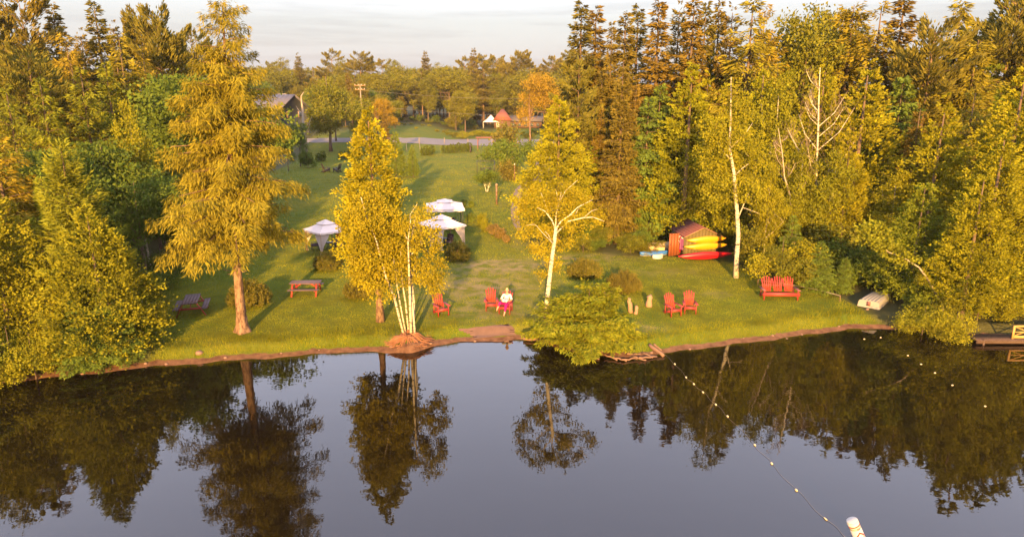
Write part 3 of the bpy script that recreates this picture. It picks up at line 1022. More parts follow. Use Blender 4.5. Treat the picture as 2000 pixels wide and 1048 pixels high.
# lit white birch by the boat shed
rs = np.random.RandomState(26)
p = G(1437, 542)
root = empty('birch_tree', p, 0, 1, 'slender white birch right of the red kayak with bare lower trunk', 'birch')
kn = lambda a, b, dy=0: np.array(at_Y(a, b, p.y + dy)) - np.array(p)
P = np.array([kn(1437, 545), kn(1439, 500), kn(1442, 460), kn(1440, 420), kn(1436, 370), kn(1433, 335), kn(1425, 290), kn(1427, 230), kn(1428, 150)]); P[0, 2] = -.15
MB().tube(P, np.array([.19, .15, .14, .13, .115, .10, .08, .05, .02]), 10).build('trunk', M['birch'], root, True)
for px, r0, dy in [([(1442, 425), (1450, 405), (1462, 378)], .05, -.3), ([(1450, 405), (1470, 412), (1485, 418)], .03, -.4), ([(1425, 310), (1405, 285), (1400, 262)], .04, -.2), ([(1426, 290), (1455, 262), (1470, 240)], .04, .3), ([(1433, 345), (1448, 330), (1462, 320)], .035, -.3)]:
    P = np.array([kn(a, b, dy * i / (len(px) - 1)) for i, (a, b) in enumerate(px)])
    MB().tube(P, np.linspace(1, .3, len(P)) * r0, 6).build('limb', M['birch'], root, True)
bl = []
for (a, b, ru, rv) in [(1420, 260, 45, 36), (1400, 300, 40, 40), (1455, 290, 45, 40), (1480, 340, 32, 36), (1415, 345, 42, 30), (1395, 375, 32, 26), (1460, 375, 30, 30), (1485, 400, 20, 24), (1440, 225, 36, 28), (1430, 185, 24, 30), (1385, 250, 24, 26), (1400, 410, 16, 22)]:
    c = kn(a, b, rs.uniform(-.7, 1.1))
    bl.append((c[0], c[1], c[2], ru * .033, ru * .03, rv * .033))
cr, _ = leafball(rs, bl, 560, 32, .45, .13, .095, .4)
link(bpy.data.objects.new('crown', mesh('crown', cr[0], cr[1], M['leafyellow'])), root)


# dead bare birches
def bare_tree(label, u, Y, base_v, px_tr, r0, seed, spread, ntw, mat='birch'):
    rs = np.random.RandomState(seed)
    p = xy_at(u, Y)
    root = empty('bare_tree', p, 0, 1, label, 'dead tree')
    kn = lambda a, b, dy=0: np.array(at_Y(a, b, Y + dy)) - np.array(p)
    P = np.array([kn(a, b) for a, b in px_tr]); P = np.vstack([[0, 0, -.15], P])
    rad = np.linspace(1, .18, len(P)) * r0
    MB().tube(P, rad, 8).build('trunk', M[mat], root, True)
    tw = MB()
    H_ = P[-1, 2]
    for i in range(spread):
        f = rs.uniform(.35, .93); zt = H_ * f
        s = np.array([np.interp(zt, P[:, 2], P[:, 0]), np.interp(zt, P[:, 2], P[:, 1]), zt])
        a = rs.uniform(0, 6.28); Ln = H_ * .24 * (1.15 - f) * rs.uniform(.7, 1.3)
        e = s + np.array([math.cos(a) * Ln, math.sin(a) * Ln * .8, Ln * rs.uniform(.7, 1.3)])
        md = (s + e) / 2 + np.array([math.cos(a), math.sin(a), -.6]) * Ln * .12
        mb = MB().tube(np.array([s, md, e]), np.array([.3, .2, .08]) * r0, 5)
        mb.build('limb', M[mat], root, True)
        for j in range(ntw):
            q = rs.uniform(.25, 1); b0 = s * (1 - q) + e * q
            tip = b0 + rs.normal(0, .22, 3) * Ln + np.array([0, 0, Ln * .4])
            tw.tube(np.array([b0, (b0 + tip) / 2 + rs.normal(0, .05, 3), tip]), np.array([.012, .009, .005]), 3, False)
    if ntw > 1: tag(tw.build('twigs', M['twig'], root), kind='stuff')
    return root


M['twig'] = solid('pinkish_twigs', (.16, .11, .085), .9, .2, 6, .1)
bare_tree('bleached dead birch with bare upright limbs in the right forest edge', 1597, 47.5, 480, [(1596, 480), (1597, 400), (1594, 350), (1596, 300), (1598, 250), (1599, 200), (1601, 150), (1602, 132)], .12, 41, 16, 14)
bare_tree('leaning leafless grey tree left of the bleached dead birch', 1545, 47, 480, [(1547, 430), (1543, 380), (1532, 345), (1528, 300), (1520, 250)], .10, 42, 9, 10, 'deadwood')
bare_tree('pale dead snag with two bare arms beside the dark house', 600, 118, 230, [(592, 240), (591, 215), (589, 200), (588, 188), (593, 180)], .26, 43, 5, 1, 'deadwood')

# ---- left shore thicket
LG = 'trees of the left shore thicket'
rs = np.random.RandomState(201)
p = xy_at(168, 33.6); hh = at_Y(168, 278, 33.6)[2] - p.z
cr, tk = conifer(rs, hh, 3.1, .02, 230, prof_of([(0, .03), (.2, .3), (.5, .65), (.8, 1), (1, .9)]), 62, (.75, .0), .16, .12, .45, .15, .30, .06, 1.1, .05, .12, .1, (.5, 1.2), .42)
own_tree('larch_tree', 'larch', 'spiky yellow-green larch forming the pointed top of the left shore thicket', Vector((p.x + .3, p.y, p.z)), cr, tk, 'larchgreen', 'bark')
rs = np.random.RandomState(202)
p = xy_at(212, 31.7); hh = at_Y(212, 402, 31.7)[2] - p.z
cr, tk = cedar(rs, hh, 2.35, .03, prof_of([(0, .05), (.15, .3), (.4, .65), (.75, 1), (1, .9)]), 900, 36, .42, .13, .09, lump=.4)
own_tree('poplar_tree', 'poplar', 'leafy yellow-green cone in front of the left shore larch', p, cr, tk, 'leafyellow', 'bark')
rs = np.random.RandomState(203)
p = xy_at(28, 31.8); hh = at_Y(28, 366, 31.8)[2] - p.z
cr, tk = cedar(rs, hh, 2.2, .03, prof_of([(0, .06), (.15, .35), (.4, .7), (.75, 1), (1, .9)]), 900, 36, .42, .13, .09, lump=.45)
own_tree('poplar_tree', 'poplar', 'leafy yellow-green cone at the left picture edge', p, cr, tk, 'leafyellow', 'bark')
tree('larchgreen', 100, 34.5, 345, 'smaller spiky larch left of the thicket top', LG, .9)
tree('poplaryellow', -70, 31.0, 360, 'yellow poplar just past the left picture edge', LG, 1.0)
tree('hemlock', 215, 31.0, 560, 'low hemlock with layered boughs at the left lawn corner', LG, 1.45)
tree('hemlock', 150, 30.3, 585, 'low layered hemlock bending over the left bank', LG, 1.4)
tree('cedargreen', 262, 32.0, 590, 'squat green cedar at the lawn edge of the left thicket', LG, 1.3)
tree('bushyellow', 60, 29.4, 640, 'yellow alder bush overhanging the left bank', LG, .9)
tree('bushyellow', 15, 28.9, 625, 'alder bush at the far left waterline', LG, .95)
tree('bushyellow', 115, 29.8, 655, 'low alder bush between hemlocks on the left bank', LG, .95)
tree('bushyellow', -70, 28.6, 600, 'alder bush beyond the left picture edge', LG, .95)
tree('sapling', 95, 30.5, 560, 'thin leafy sapling amid the left thicket', LG, 1.2)
tree('bush', 285, 32.0, 655, 'small green bush where the left thicket meets the lawn', LG, .8)
tree('larch', 8, 36, 225, 'golden larch at the left picture edge', LG, 1.15)
tree('larch', -70, 37, 200, 'golden larch beyond the left picture edge', LG, 1.1)
# shaded second row on the left
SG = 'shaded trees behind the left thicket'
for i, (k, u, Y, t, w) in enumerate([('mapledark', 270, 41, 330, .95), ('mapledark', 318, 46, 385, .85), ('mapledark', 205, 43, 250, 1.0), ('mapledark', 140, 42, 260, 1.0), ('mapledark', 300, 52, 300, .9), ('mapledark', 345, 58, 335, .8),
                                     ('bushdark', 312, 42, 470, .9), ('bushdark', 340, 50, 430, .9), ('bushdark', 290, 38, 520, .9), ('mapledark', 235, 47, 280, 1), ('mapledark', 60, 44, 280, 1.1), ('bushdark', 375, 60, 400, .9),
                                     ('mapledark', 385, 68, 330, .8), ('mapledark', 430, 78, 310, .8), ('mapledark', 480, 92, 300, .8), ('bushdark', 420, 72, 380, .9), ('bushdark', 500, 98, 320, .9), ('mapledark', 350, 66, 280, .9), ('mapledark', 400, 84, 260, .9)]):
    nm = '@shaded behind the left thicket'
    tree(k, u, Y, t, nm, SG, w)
tree('poplaryellow', 268, 45, 205, 'thin white-stemmed poplar in the shaded gap left of the tamarack', None, .6)
# tall left forest
TG = 'tall trees of the left forest'
LT = [('larchgreen', 38, 44, 165, .9, 'green-gold larch, lowest crown of the left forest corner'), ('larchgreen', 100, 50, 150, .95, 'green-gold larch over the shaded maples at left'), ('larchgreen', 178, 52, 130, .95, 'green-gold larch in the middle of the left forest'),
      ('larchgreen', 225, 55, 120, .8, 'slim green-gold larch in the left forest'), ('larch', 252, 58, 58, 1.0, 'broad golden larch below the flat-topped pine at left'), ('larch', 295, 62, 88, .9, 'golden larch just left of the great tamarack'),
      ('larch', 150, 60, 60, .9, 'rusty larch between the two skyline spruces at left'), ('pine', 15, 62, 12, .9, 'pine at the top left picture corner'), ('pine', 66, 62, -12, .9, 'feathery white pine on the skyline at far left'),
      ('spire', 127, 68, 6, 1.1, 'pointed dark spruce on the left skyline, left of two'), ('spire', 207, 66, 0, 1.1, 'pointed dark spruce on the left skyline, right of two'), ('spruce', 178, 64, 55, .8, 'spruce between the two dark skyline spires at left'),
      ('pine', 322, 66, 18, .8, 'flat-topped pine on the skyline left of the tamarack'), ('pine', 288, 72, 30, .7, 'thin pine beside the flat-topped skyline pine'), ('larch', 355, 70, 70, .8, 'golden larch half hidden by the tamarack'), ('spruce', 240, 70, 40, .8, 'ragged spruce on the left skyline'),
      ('pine', -60, 60, 0, .9, 'pine beyond the top left picture corner'), ('spruce', 95, 72, 40, .9, 'spruce in the skyline dip at far left'), ('pine', 385, 78, 62, .7, 'pine behind the tamarack top'), ('spruce', 420, 90, 85, .8, 'spruce behind the tamarack')]
for k, u, Y, t, w, lb in LT:
    tree(k, u, Y, t, lb, TG, w)
for i in range(16):
    u = RNG.uniform(-180, 400); Y = RNG.uniform(50, 85)
    tree(RNG.choice(['spruce', 'pine', 'larch', 'mapledark']), u, Y, RNG.uniform(85, 150), '@deep in the left forest', 'inner trees of the left forest', 1.0)

# ---- far wood behind the lawn and the road
FG = 'trees across the far end of the lawn'
FAR = [('maple', 640, 128, 132, 1.15, 'big round green maple right of the dark house'), ('maple', 652, 140, 160, .8, 'green maple beside the bare snag'), ('mapleorange', 735, 150, 185, .9, 'tawny tree left of the utility pole foot'), ('maple', 690, 140, 200, .9, 'green maple below the utility pole'),
       ('spruce', 752, 118, 205, .9, 'brownish spruce behind the front cedar'), ('cedargreen', 772, 92, 255, .8, 'dark cedar beside the small lawn tree'), ('maple', 770, 165, 190, .9, 'olive maple right of the front cedar tip'), ('mapledark', 583, 106, 234, .62, 'dark leafy tree hiding the house corner'),
       ('mapledark', 560, 100, 262, .6, 'dark leafy tree low at the lawn corner'), ('bushdark', 600, 104, 285, .8, 'dark bush at the back left lawn corner'),
       ('poplar', 835, 200, 152, 1.2, 'pale open tree with fanned bare stems by the road'), ('maple', 908, 192, 168, .9, 'leafy grove tree with many thin trunks beside the white tent'), ('maple', 890, 195, 185, .6, 'smaller grove tree left of the white tent'), ('poplar', 970, 225, 140, 1.1, 'tall pale poplar behind the white tent'),
       ('mapleorange', 1036, 150, 128, .78, 'large orange maple over the far pavilion'), ('mapleorange', 1072, 170, 165, .7, 'smaller orange maple right of the far pavilion')]
for k, u, Y, t, w, lb in FAR:
    tree(k, u, Y, t, lb, FG, w)
SKY = [(512, 128), (532, 122), (553, 114), (585, 103), (612, 122), (650, 101), (672, 118), (705, 103), (722, 112), (748, 120), (768, 116), (788, 114), (808, 128), (832, 101), (852, 126), (872, 124), (888, 119), (908, 116), (926, 96), (944, 112), (970, 110),
       (992, 122), (1018, 103), (1036, 118), (1055, 116), (1078, 112), (1098, 108), (490, 120), (470, 118), (445, 112), (1120, 100), (1145, 95)]
for i, (u, t) in enumerate(SKY):
    k = ['pine', 'maple', 'pine', 'spruce', 'pine'][i % 5] if t < 113 else ['maple', 'pine', 'poplar', 'maple'][i % 4]
    tree(k, u, 225 + (i * 37 % 50), t, '@on the far skyline', 'far wood line on the horizon', 1.25)
for i in range(70):
    u = 470 + i * 9.6 + RNG.uniform(-6, 6)
    Y = RNG.uniform(196, 245)
    if 915 < u < 1085: Y = RNG.uniform(228, 250)
    tree(RNG.choice(['maple', 'pine', 'poplar', 'maple', 'spruce', 'mapledark']), u, Y, RNG.uniform(132, 190), '@low in the far wood', 'far wood below the skyline', 1.25)
for i in range(26):
    u = 440 + i * 13 + RNG.uniform(-5, 5)
    if 500 < u < 600: continue
    tree(RNG.choice(['maple', 'mapledark', 'pine']), u, RNG.uniform(168, 190), RNG.uniform(160, 205) if u < 800 else RNG.uniform(205, 235), '@at the far wood fringe', 'near fringe of the far wood', 1.05)
for i in range(52):
    u = 590 + i * 9.8 + RNG.uniform(-3, 3)
    if 930 < u < 1080: continue
    tree(RNG.choice(['bushdark', 'bushdark', 'bush']), u, RNG.uniform(196, 208), RNG.uniform(222, 242), '@under the far wood', 'thicket under the far wood', 1.2)
for i in range(44):
    u = 600 + i * 12 + RNG.uniform(-4, 4)
    tree(RNG.choice(['bush', 'bushyellow']), u, RNG.uniform(166, 186), RNG.uniform(250, 258), '@beyond the road', 'brush beyond the road', 1.6)

# ---- right forest
RS = 'skyline trees of the right forest'
RT = [('spire', 1132, 70, 4, 1.25, 'leftmost pointed spruce of the right forest skyline'), ('spire', 1160, 72, 14, 1.25, 'second pointed spruce from the left on the right skyline'), ('spire', 1190, 66, 46, .8, 'short pencil-thin spruce on the right skyline'),
      ('spire', 1216, 66, 22, 1.15, 'third tall spruce spire of the right skyline'), ('spire', 1240, 70, 12, 1.15, 'feathered spruce right of the third spire'), ('spire', 1279, 62, -4, 1.15, 'tall spruce spire near the middle of the right skyline'), ('spruce', 1318, 66, 4, .9, 'broad spruce right of the middle spire'),
      ('spire', 1345, 60, -8, 1.1, 'double-tipped spruce on the right skyline'), ('spire', 1368, 62, 0, .95, 'narrow spruce crowded behind the gold cedar'), ('spire', 1394, 64, 0, .95, 'narrow spruce left of the big dark larch'), ('spruce', 1418, 60, 6, .85, 'spruce at the left shoulder of the big dark larch'),
      ('larch', 1456, 56, -14, 1.05, 'big dark larch on the right skyline left of the sky gap'), ('larch', 1480, 60, 2, .9, 'larch at the edge of the sky gap'), ('spruce', 1530, 64, 55, .9, 'low spruce in the right sky gap'),
      ('maple', 1598, 66, -6, .62, 'big round leafy tree right of the sky gap'), ('poplar', 1568, 60, 22, .95, 'leafy poplar at the left of the big round tree'), ('larch', 1648, 60, -10, .95, 'rusty larch behind the big round tree'), ('larch', 1700, 58, -8, 1.0, 'tall larch right of the big round tree'),
      ('spire', 1742, 58, -12, 1.4, 'ragged spruce at the second sky gap'), ('pine', 1802, 52, 42, .95, 'broad pine with flat orange boughs at right'), ('larch', 1850, 54, -10, .9, 'tall larch behind the flat-boughed pine'), ('pine', 1955, 56, -16, .95, 'dark pine in the top right corner'), ('pine', 1990, 58, -20, 1.0, 'dark pine on the right picture edge'),
      ('larch', 1885, 52, 60, 1.0, 'golden larch left of the dark corner pine'), ('pine', 2070, 55, -10, 1.0, 'dark pine beyond the right picture edge')]
for k, u, Y, t, w, lb in RT:
    tree(k, u, Y, t, lb, RS, w)
RM = 'front trees of the right forest'
RF = [('pine', 1128, 62, 130, .8, 'orange pine with a bare pink trunk at the forest corner'), ('spruce', 1172, 60, 210, .8, 'small spruce at the forest corner'), ('spruce', 1212, 54, 108, .85, 'golden-brown spruce standing forward of the forest'), ('spruce', 1238, 58, 150, .8, 'spruce half behind the golden-brown one'),
      ('hemlock', 1284, 58, 165, .9, 'pale green hemlock left of the gold cedar'), ('hemlock', 1262, 56, 190, .9, 'pale green hemlock behind the fern bank'), ('cedar', 1344, 54.5, 118, 1.05, 'tall golden cedar behind the boat shed'), ('cedar', 1375, 58, 140, .8, 'second golden cedar right behind the shed cedar'),
      ('cedar', 1480, 52, 120, .9, 'golden cedar behind the slender white birch'), ('poplaryellow', 1510, 50, 150, .85, 'yellow poplar right of the slender birch'), ('cedar', 1597, 51, 112, .85, 'golden cedar behind the bleached dead birch'), ('cedar', 1678, 49, 118, 1.15, 'large golden cedar right of the bleached dead birch'),
      ('cedar', 1650, 46, 250, 1.0, 'cedar at the foot of the large golden one'), ('hemlock', 1745, 50, 150, .95, 'dark hemlock under the flat-boughed pine'), ('spruce', 1780, 47, 200, .9, 'brown-branched spruce in the right middle'), ('cedar', 1826, 43, 185, 1.0, 'golden cedar left of the big shore cedar'),
      ('cedar', 1972, 40, 122, 1.15, 'big golden cedar at the right picture edge'), ('cedar', 1940, 37.5, 245, 1.15, 'lower golden cedar in front of the edge cedar'), ('larch', 1882, 45, 165, 1.0, 'golden larch between the two right cedars'), ('cedar', 1905, 36.5, 330, 1.1, 'leafy golden cedar leaning over the shore by the dock'),
      ('cedar', 2040, 39, 150, 1.15, 'golden cedar just past the right picture edge'), ('poplaryellow', 1560, 47, 290, .95, 'yellow poplar beside the leaning grey tree'), ('poplaryellow', 1625, 45.5, 300, .95, 'yellow poplar right of the bleached dead birch'), ('poplaryellow', 1500, 46, 330, .9, 'low yellow poplar behind the three-seat bench'),
      ('poplaryellow', 1740, 44, 340, 1.0, 'yellow poplar behind the upturned boat'), ('poplar', 1690, 46.5, 380, .9, 'green poplar above the upturned boat'), ('cedargreen', 1795, 40, 350, 1.0, 'green cedar left of the shore leaner'), ('cedargreen', 1860, 37.5, 420, 1.05, 'green cedar behind the shore leaner'),
      ('cedar', 1985, 37.6, 330, 1.0, 'golden cedar overhanging the dock railing'), ('cedargreen', 1955, 37.0, 470, 1.0, 'bushy cedar right above the dock'), ('spruce', 1150, 66, 250, .8, 'spruce at the back end of the gravel path'), ('cedargreen', 1160, 60, 275, .7, 'rounded green cedar at the forest corner')]
for k, u, Y, t, w, lb in RF:
    tree(k, u, Y, t, lb, RM, w)
UG = 'undergrowth along the right forest edge'
UN = [('hemlock', 1600, 41.5, 470, 1.3, 'low hemlock with rusty boughs behind the three-seat bench'), ('hemlock', 1650, 41.5, 500, 1.2, 'low hemlock left of the upturned boat'), ('bush', 1492, 46.5, 440, .9, 'green bush right of the slender birch'), ('bushyellow', 1530, 43, 450, .9, 'yellow bush behind the bench back'), ('bush', 1468, 48.5, 430, .9, 'green bush behind the slender birch'),
      ('bush', 1570, 42.5, 480, .9, 'green bush under the dead birch'), ('bushdark', 1700, 43, 470, 1.0, 'dark bush above the upturned boat'), ('bushyellow', 1806, 35.3, 590, 1.0, 'yellow bush between upturned boat and shore'), ('hemlock', 1800, 38.2, 520, 1.2, 'small hemlock right of the upturned boat'), ('bushyellow', 1840, 35.0, 590, 1.0, 'yellow bush at the shore below the leaner'),
      ('bush', 1868, 34.5, 600, .9, 'green bush hanging over the water by the dock'), ('bushyellow', 1915, 36.2, 560, 1.0, 'yellow bush behind the dock end'), ('bushyellow', 1960, 36.3, 565, 1.0, 'yellow bush behind the dock railing'), ('bushdark', 1425, 53, 440, .9, 'dark bush behind the kayaks'), ('bushdark', 1290, 56, 430, .9, 'dark bush behind the shed door'),
      ('bushdark', 1385, 56, 425, 1.0, 'dark bush behind the shed roof'), ('bushdark', 1640, 44, 430, 1.0, 'dark bush in the gap right of the dead birch'), ('hemlock', 1545, 44.5, 420, 1.0, 'small hemlock behind the bench'), ('bushyellow', 2030, 36.2, 570, 1.0, 'yellow bush past the right picture edge')]
for k, u, Y, t, w, lb in UN:
    tree(k, u, Y, t, lb, UG, w)
for i in range(30):                                   # fern and bramble bank left of the shed
    u = RNG.uniform(1130, 1275); v = RNG.uniform(425, 500)
    q = G(u, v)
    if u < 1130 + (500 - v) * .1 or v > 498: continue
    tree(RNG.choice(['bushyellow', 'bush', 'bush', 'bushdark']), u, q.y, v - RNG.uniform(22, 42), '@on the bramble bank left of the shed', 'bramble bank left of the shed', 1.25)
for i in range(22):                                   # path-side brush further back
    u = RNG.uniform(1105, 1330); v = RNG.uniform(345, 425)
    q = G(u, v)
    tree(RNG.choice(['bushdark', 'bush', 'bushdark']), u, q.y, v - RNG.uniform(30, 50), '@under the trees behind the bramble bank', 'brush under the right forest', 1.2)
for i in range(70):
    u = RNG.uniform(1100, 2150); Y = RNG.uniform(60, 88) if u < 1750 else RNG.uniform(55, 78)
    tree(RNG.choice(['spruce', 'hemlock', 'spire', 'spire', 'cedargreen', 'spruce']), u, Y, RNG.uniform(90, 230), '@deep in the right forest', 'inner trees of the right forest', 1.1)
for i in range(34):
    u = RNG.uniform(1380, 2100); Y = RNG.uniform(47, 60) if u < 1700 else RNG.uniform(40, 55)
    tree(RNG.choice(['bushdark', 'bush']), u, Y, (lambda q: 175 + 1333 * (CAM_H - q) / Y)(4.6), '@in the right forest undergrowth', 'dark undergrowth of the right forest', 1.4)

# ---- shrubs on the lawn
def shrub_mugo(rs, R, h):
    """dome of upright candles"""
    k = int(330 * R * R + 110)
    d = nrm(rs.normal(0, 1, (k, 3)) * np.array([1, 1, .8])); d[:, 2] = np.abs(d[:, 2])
    P = d * np.array([R, R, h]) * (.55 + .45 * rs.rand(k, 1)) * np.array([1, 1, .86])
    P[:, 2] += .05
    nl = 22
    b = np.repeat(np.arange(k), nl)
    t = rs.rand(len(b)) * .32
    ax = nrm(d * .7 + np.array([0, 0, 1.0]))
    C = P[b] + ax[b] * t[:, None] + rs.normal(0, .03, (len(b), 3))
    Dv = ax[b] + rs.normal(0, .55, (len(b), 3))
    V, F = leaf_quads(C, Dv, rs.normal(0, 1, (len(b), 3)), .14 * rs.uniform(.7, 1.2, len(b)), .042)
    m = MB()
    for i in range(7):
        a = rs.uniform(0, 6.28)
        m.tube(np.array([[0, 0, -.1], [math.cos(a) * R * .3, math.sin(a) * R * .3, h * .3], [math.cos(a) * R * .6, math.sin(a) * R * .6, h * .7]]), np.array([.05, .04, .02]), 5)
    return (V, [F]), m.get()


SHG = 'dwarf pine shrubs on the lawn'
for i, (u, v, ru, hv, lb) in enumerate([(637, 530, 27, 36, 'rounded dwarf pine in front of the left gazebo'), (478, 602, 39, 50, 'rusty dwarf pine behind the tamarack trunk'), (698, 586, 27, 36, 'dwarf pine left of the golden cedar trunk'), (893, 512, 25, 38, 'dwarf pine in front of the curtained right gazebo'),
                                          (1143, 545, 32, 34, 'dark dwarf pine left of the juniper mound top'), (1222, 575, 32, 40, 'dwarf pine behind the juniper mound')]):
    p = G(u, v); rs = np.random.RandomState(50 + i)
    dpt = p.y * CP + CAM_H * SP
    R = ru * dpt / FPX; h = hv * dpt / FPX * .92
    cr, tk = shrub_mugo(rs, R, h)
    root = empty('dwarf_pine_shrub', p + Vector((0, R * .7, 0)), 0, 1, lb, 'shrub', SHG)
    link(bpy.data.objects.new('stem', mesh('stem', tk[0], tk[1], M['bark'], True)), root)
    link(bpy.data.objects.new('foliage', mesh('foliage', cr[0], cr[1], M['mugo'])), root)

# spreading juniper mound on the point
rs = np.random.RandomState(60)
p = G(1140, 655)
parts = []
tkm = MB()
for (dx, dy, R, h, nb) in [(.3, .6, 2.2, 2.5, 62), (-.9, -.3, 1.9, 1.7, 46), (.9, -.6, 1.8, 1.5, 46), (1.1, .7, 1.5, 2.3, 36), (.3, -1.1, 1.7, .95, 40), (-1.2, .5, 1.6, 1.7, 34)]:
    cr, tk = conifer(rs, h, R * 1.0, .02, nb, prof_of([(0, .3), (.3, .7), (.7, 1), (1, 1)]), 120, (.55, .05), .20, .02, .42, .30, .19, .055, 1.15, .05, .05, .05, (.45, 1.3), .4, trunk_r=.07, flat=.35)
    parts.append((cr[0] + np.array([dx, dy, 0]), cr[1][0])); tkm.add(tk[0] + np.array([dx, dy, 0]), tk[1])
V = np.vstack([a for a, _ in parts]); off = 0; Fs = []
for a, f in parts:
    Fs.append(f + off); off += len(a)
root = empty('juniper_shrub', p, 0, 1, 'large spreading green juniper mound on the shore point', 'shrub')
link(bpy.data.objects.new('foliage', mesh('foliage', V, [np.vstack(Fs)], M['juniper'])), root)
V, F = tkm.get()
link(bpy.data.objects.new('stem', mesh('stem', V, F, M['bark'], True)), root)

# row of flower bushes by the gazebos and bushes by the gate
FB = 'flower bushes right of the gazebos'
for i, (u, v, rpx, kind, lb) in enumerate([(921, 433, 9, 'bushdark', 'dark round bush first in the flower row'), (942, 440, 12, 'bushyellow', 'green-yellow bush second in the flower row'), (952, 452, 12, 'bushyellow', 'golden bush in the middle of the flower row'),
                                              (964, 458, 12, 'flower', 'tan flowering bush fourth in the flower row'), (977, 465, 10, 'flower', 'tan flowering bush fifth in the flower row'), (989, 473, 7, 'flower', 'small tan bush at the near end of the flower row'), (920, 404, 6, 'bushdark', 'tiny round bush behind the far gazebo'), (905, 402, 6, 'bushdark', 'tiny bush touching the far gazebo'),
                                              (990, 352, 18, 'bushyellow', 'clipped square-ish golden shrub by the swing frame'), (990, 332, 26, 'bush', 'broad dark shrub behind the golden one'), (958, 312, 14, 'bushdark', 'dark shrub nearest the arbour'), (1000, 302, 26, 'bushyellow', 'large shrub right of the arbour'), (1032, 315, 18, 'bush', 'shrub with red blooms near the gravel path'), (975, 306, 16, 'bush', 'green shrub beside the arbour post')]):
    p = G(u, v); dpt = p.y * CP + CAM_H * SP; R = rpx * dpt / FPX * (1.0 if i < 8 else 1.2)
    rs = np.random.RandomState(70 + i)
    bl = [(rs.normal(0, R * .3), rs.normal(0, R * .3), R * rs.uniform(.5, 1.0), R * .75, R * .75, R * .6) for _ in range(4)]
    cr, tk = broadleaf(rs, R * 1.4, bl, 90, 24, R * .36, max(.09, R * .13), max(.06, R * .09), .03, .1, nl=4)
    cr[0][:, 2] *= 1.25
    root = empty('flower_bush' if i < 6 else 'round_shrub', p, 0, 1, lb, 'bush', FB if i < 6 else None)
    link(bpy.data.objects.new('stem', mesh('stem', tk[0], tk[1], M['bark'], True)), root)
    link(bpy.data.objects.new('foliage', mesh('foliage', cr[0], cr[1], M['flower' if kind == 'flower' else {'bushyellow': 'mugo' if i > 7 else 'leafyellow', 'bush': 'leafdark', 'bushdark': 'hedge'}[kind]])), root)

# small trees on the lawn
tree('cedargreen', 806, G(806, 346).y, 281, 'little conical cedar on a bare stem on the far lawn', None, .62)
p = G(951, 374)
rs = np.random.RandomState(90)
cr, tk = broadleaf(rs, 2.0, [(-.5, 0, 1.6, .9, .8, .5), (.5, .1, 1.75, .9, .8, .55), (0, -.2, 2.0, .8, .7, .5)], 120, 20, .4, .2, .15, .06, .2, nl=8, stems=[(-.08, 0, 1.5, -.4, 0, .06), (.08, 0, 1.5, .4, .1, .06)])
own_tree('ornamental_tree', 'tree', 'dwarf umbrella-shaped tree on two pale stems near the swing frame', p, cr, tk, 'leafdark', 'birch')

# clipped hedge cedars at the far lawn edge
rs = np.random.RandomState(95)
hp = cedar(rs, 1.55, .30, .0, prof_of([(0, .35), (.2, .85), (.6, 1), (1, .9)]), 70, 16, .22, .16, .1)
hme, htk = mesh('hedge_crown', hp[0][0], hp[0][1], M['hedge']), mesh('hedge_stem', hp[1][0], hp[1][1], M['bark'], True)
for i, (u, v) in enumerate([(622, 316), (631, 315), (666, 312), (676, 311), (683, 311), (826, 304), (832, 303), (838, 303), (844, 302), (867, 299), (876, 299), (883, 298), (890, 298), (897, 297), (904, 297), (911, 296), (917, 296), (595, 318), (606, 317)]):
    root = empty('hedge_cedar', G(u, v), rs.uniform(0, 6), rs.uniform(.85, 1.1), 'small clipped cedar in the hedge row across the far lawn', 'hedge', 'clipped cedars of the far hedge row')
    link(bpy.data.objects.new('stem', htk), root); link(bpy.data.objects.new('crown', hme), root)

# leaning bare stem over the right shore
Yl = G(1838, 618).y
P = np.array([at_Y(a, b, Yl + d) for a, b, d in [(1842, 600, .2), (1830, 577, 0), (1812, 545, 0), (1795, 522, 0), (1768, 505, .1), (1735, 492, .2), (1712, 470, .3)]])
o0 = Vector(P[0])
tagl = MB().tube(P - np.array(o0), np.linspace(.07, .02, len(P)), 7)
root = empty('leaning_tree', ground_at(P[0][0] + .05, Yl + .3), 0, 1, 'thin pale stem leaning left over the right shore', 'tree')
q = np.array(root.location)
MB().tube(np.vstack([[0, 0, -.1], P - q]), np.linspace(.075, .02, len(P) + 1), 7).build('trunk', M['deadwood'], root, True)
rs = np.random.RandomState(97)
bl = [(*(P[k] - q + np.array([0, 0, .1])), .7, .6, .5) for k in (4, 5, 6)] + [(*(P[6] - q + np.array([-.3, 0, .5])), .8, .6, .6)]
cr, _ = leafball(rs, bl, 110, 20, .35, .16, .12, .2)
link(bpy.data.objects.new('crown', mesh('crown', cr[0], cr[1], M['leafyellow'])), root)

# ---- grass: short blades on the lawn, long ones along the bank
rs = np.random.RandomState(5)
SAND = np.array([tuple(G(u, v))[:2] for u, v in [(890, 643), (912, 652), (924, 666), (1012, 660), (1006, 642), (997, 632)]])


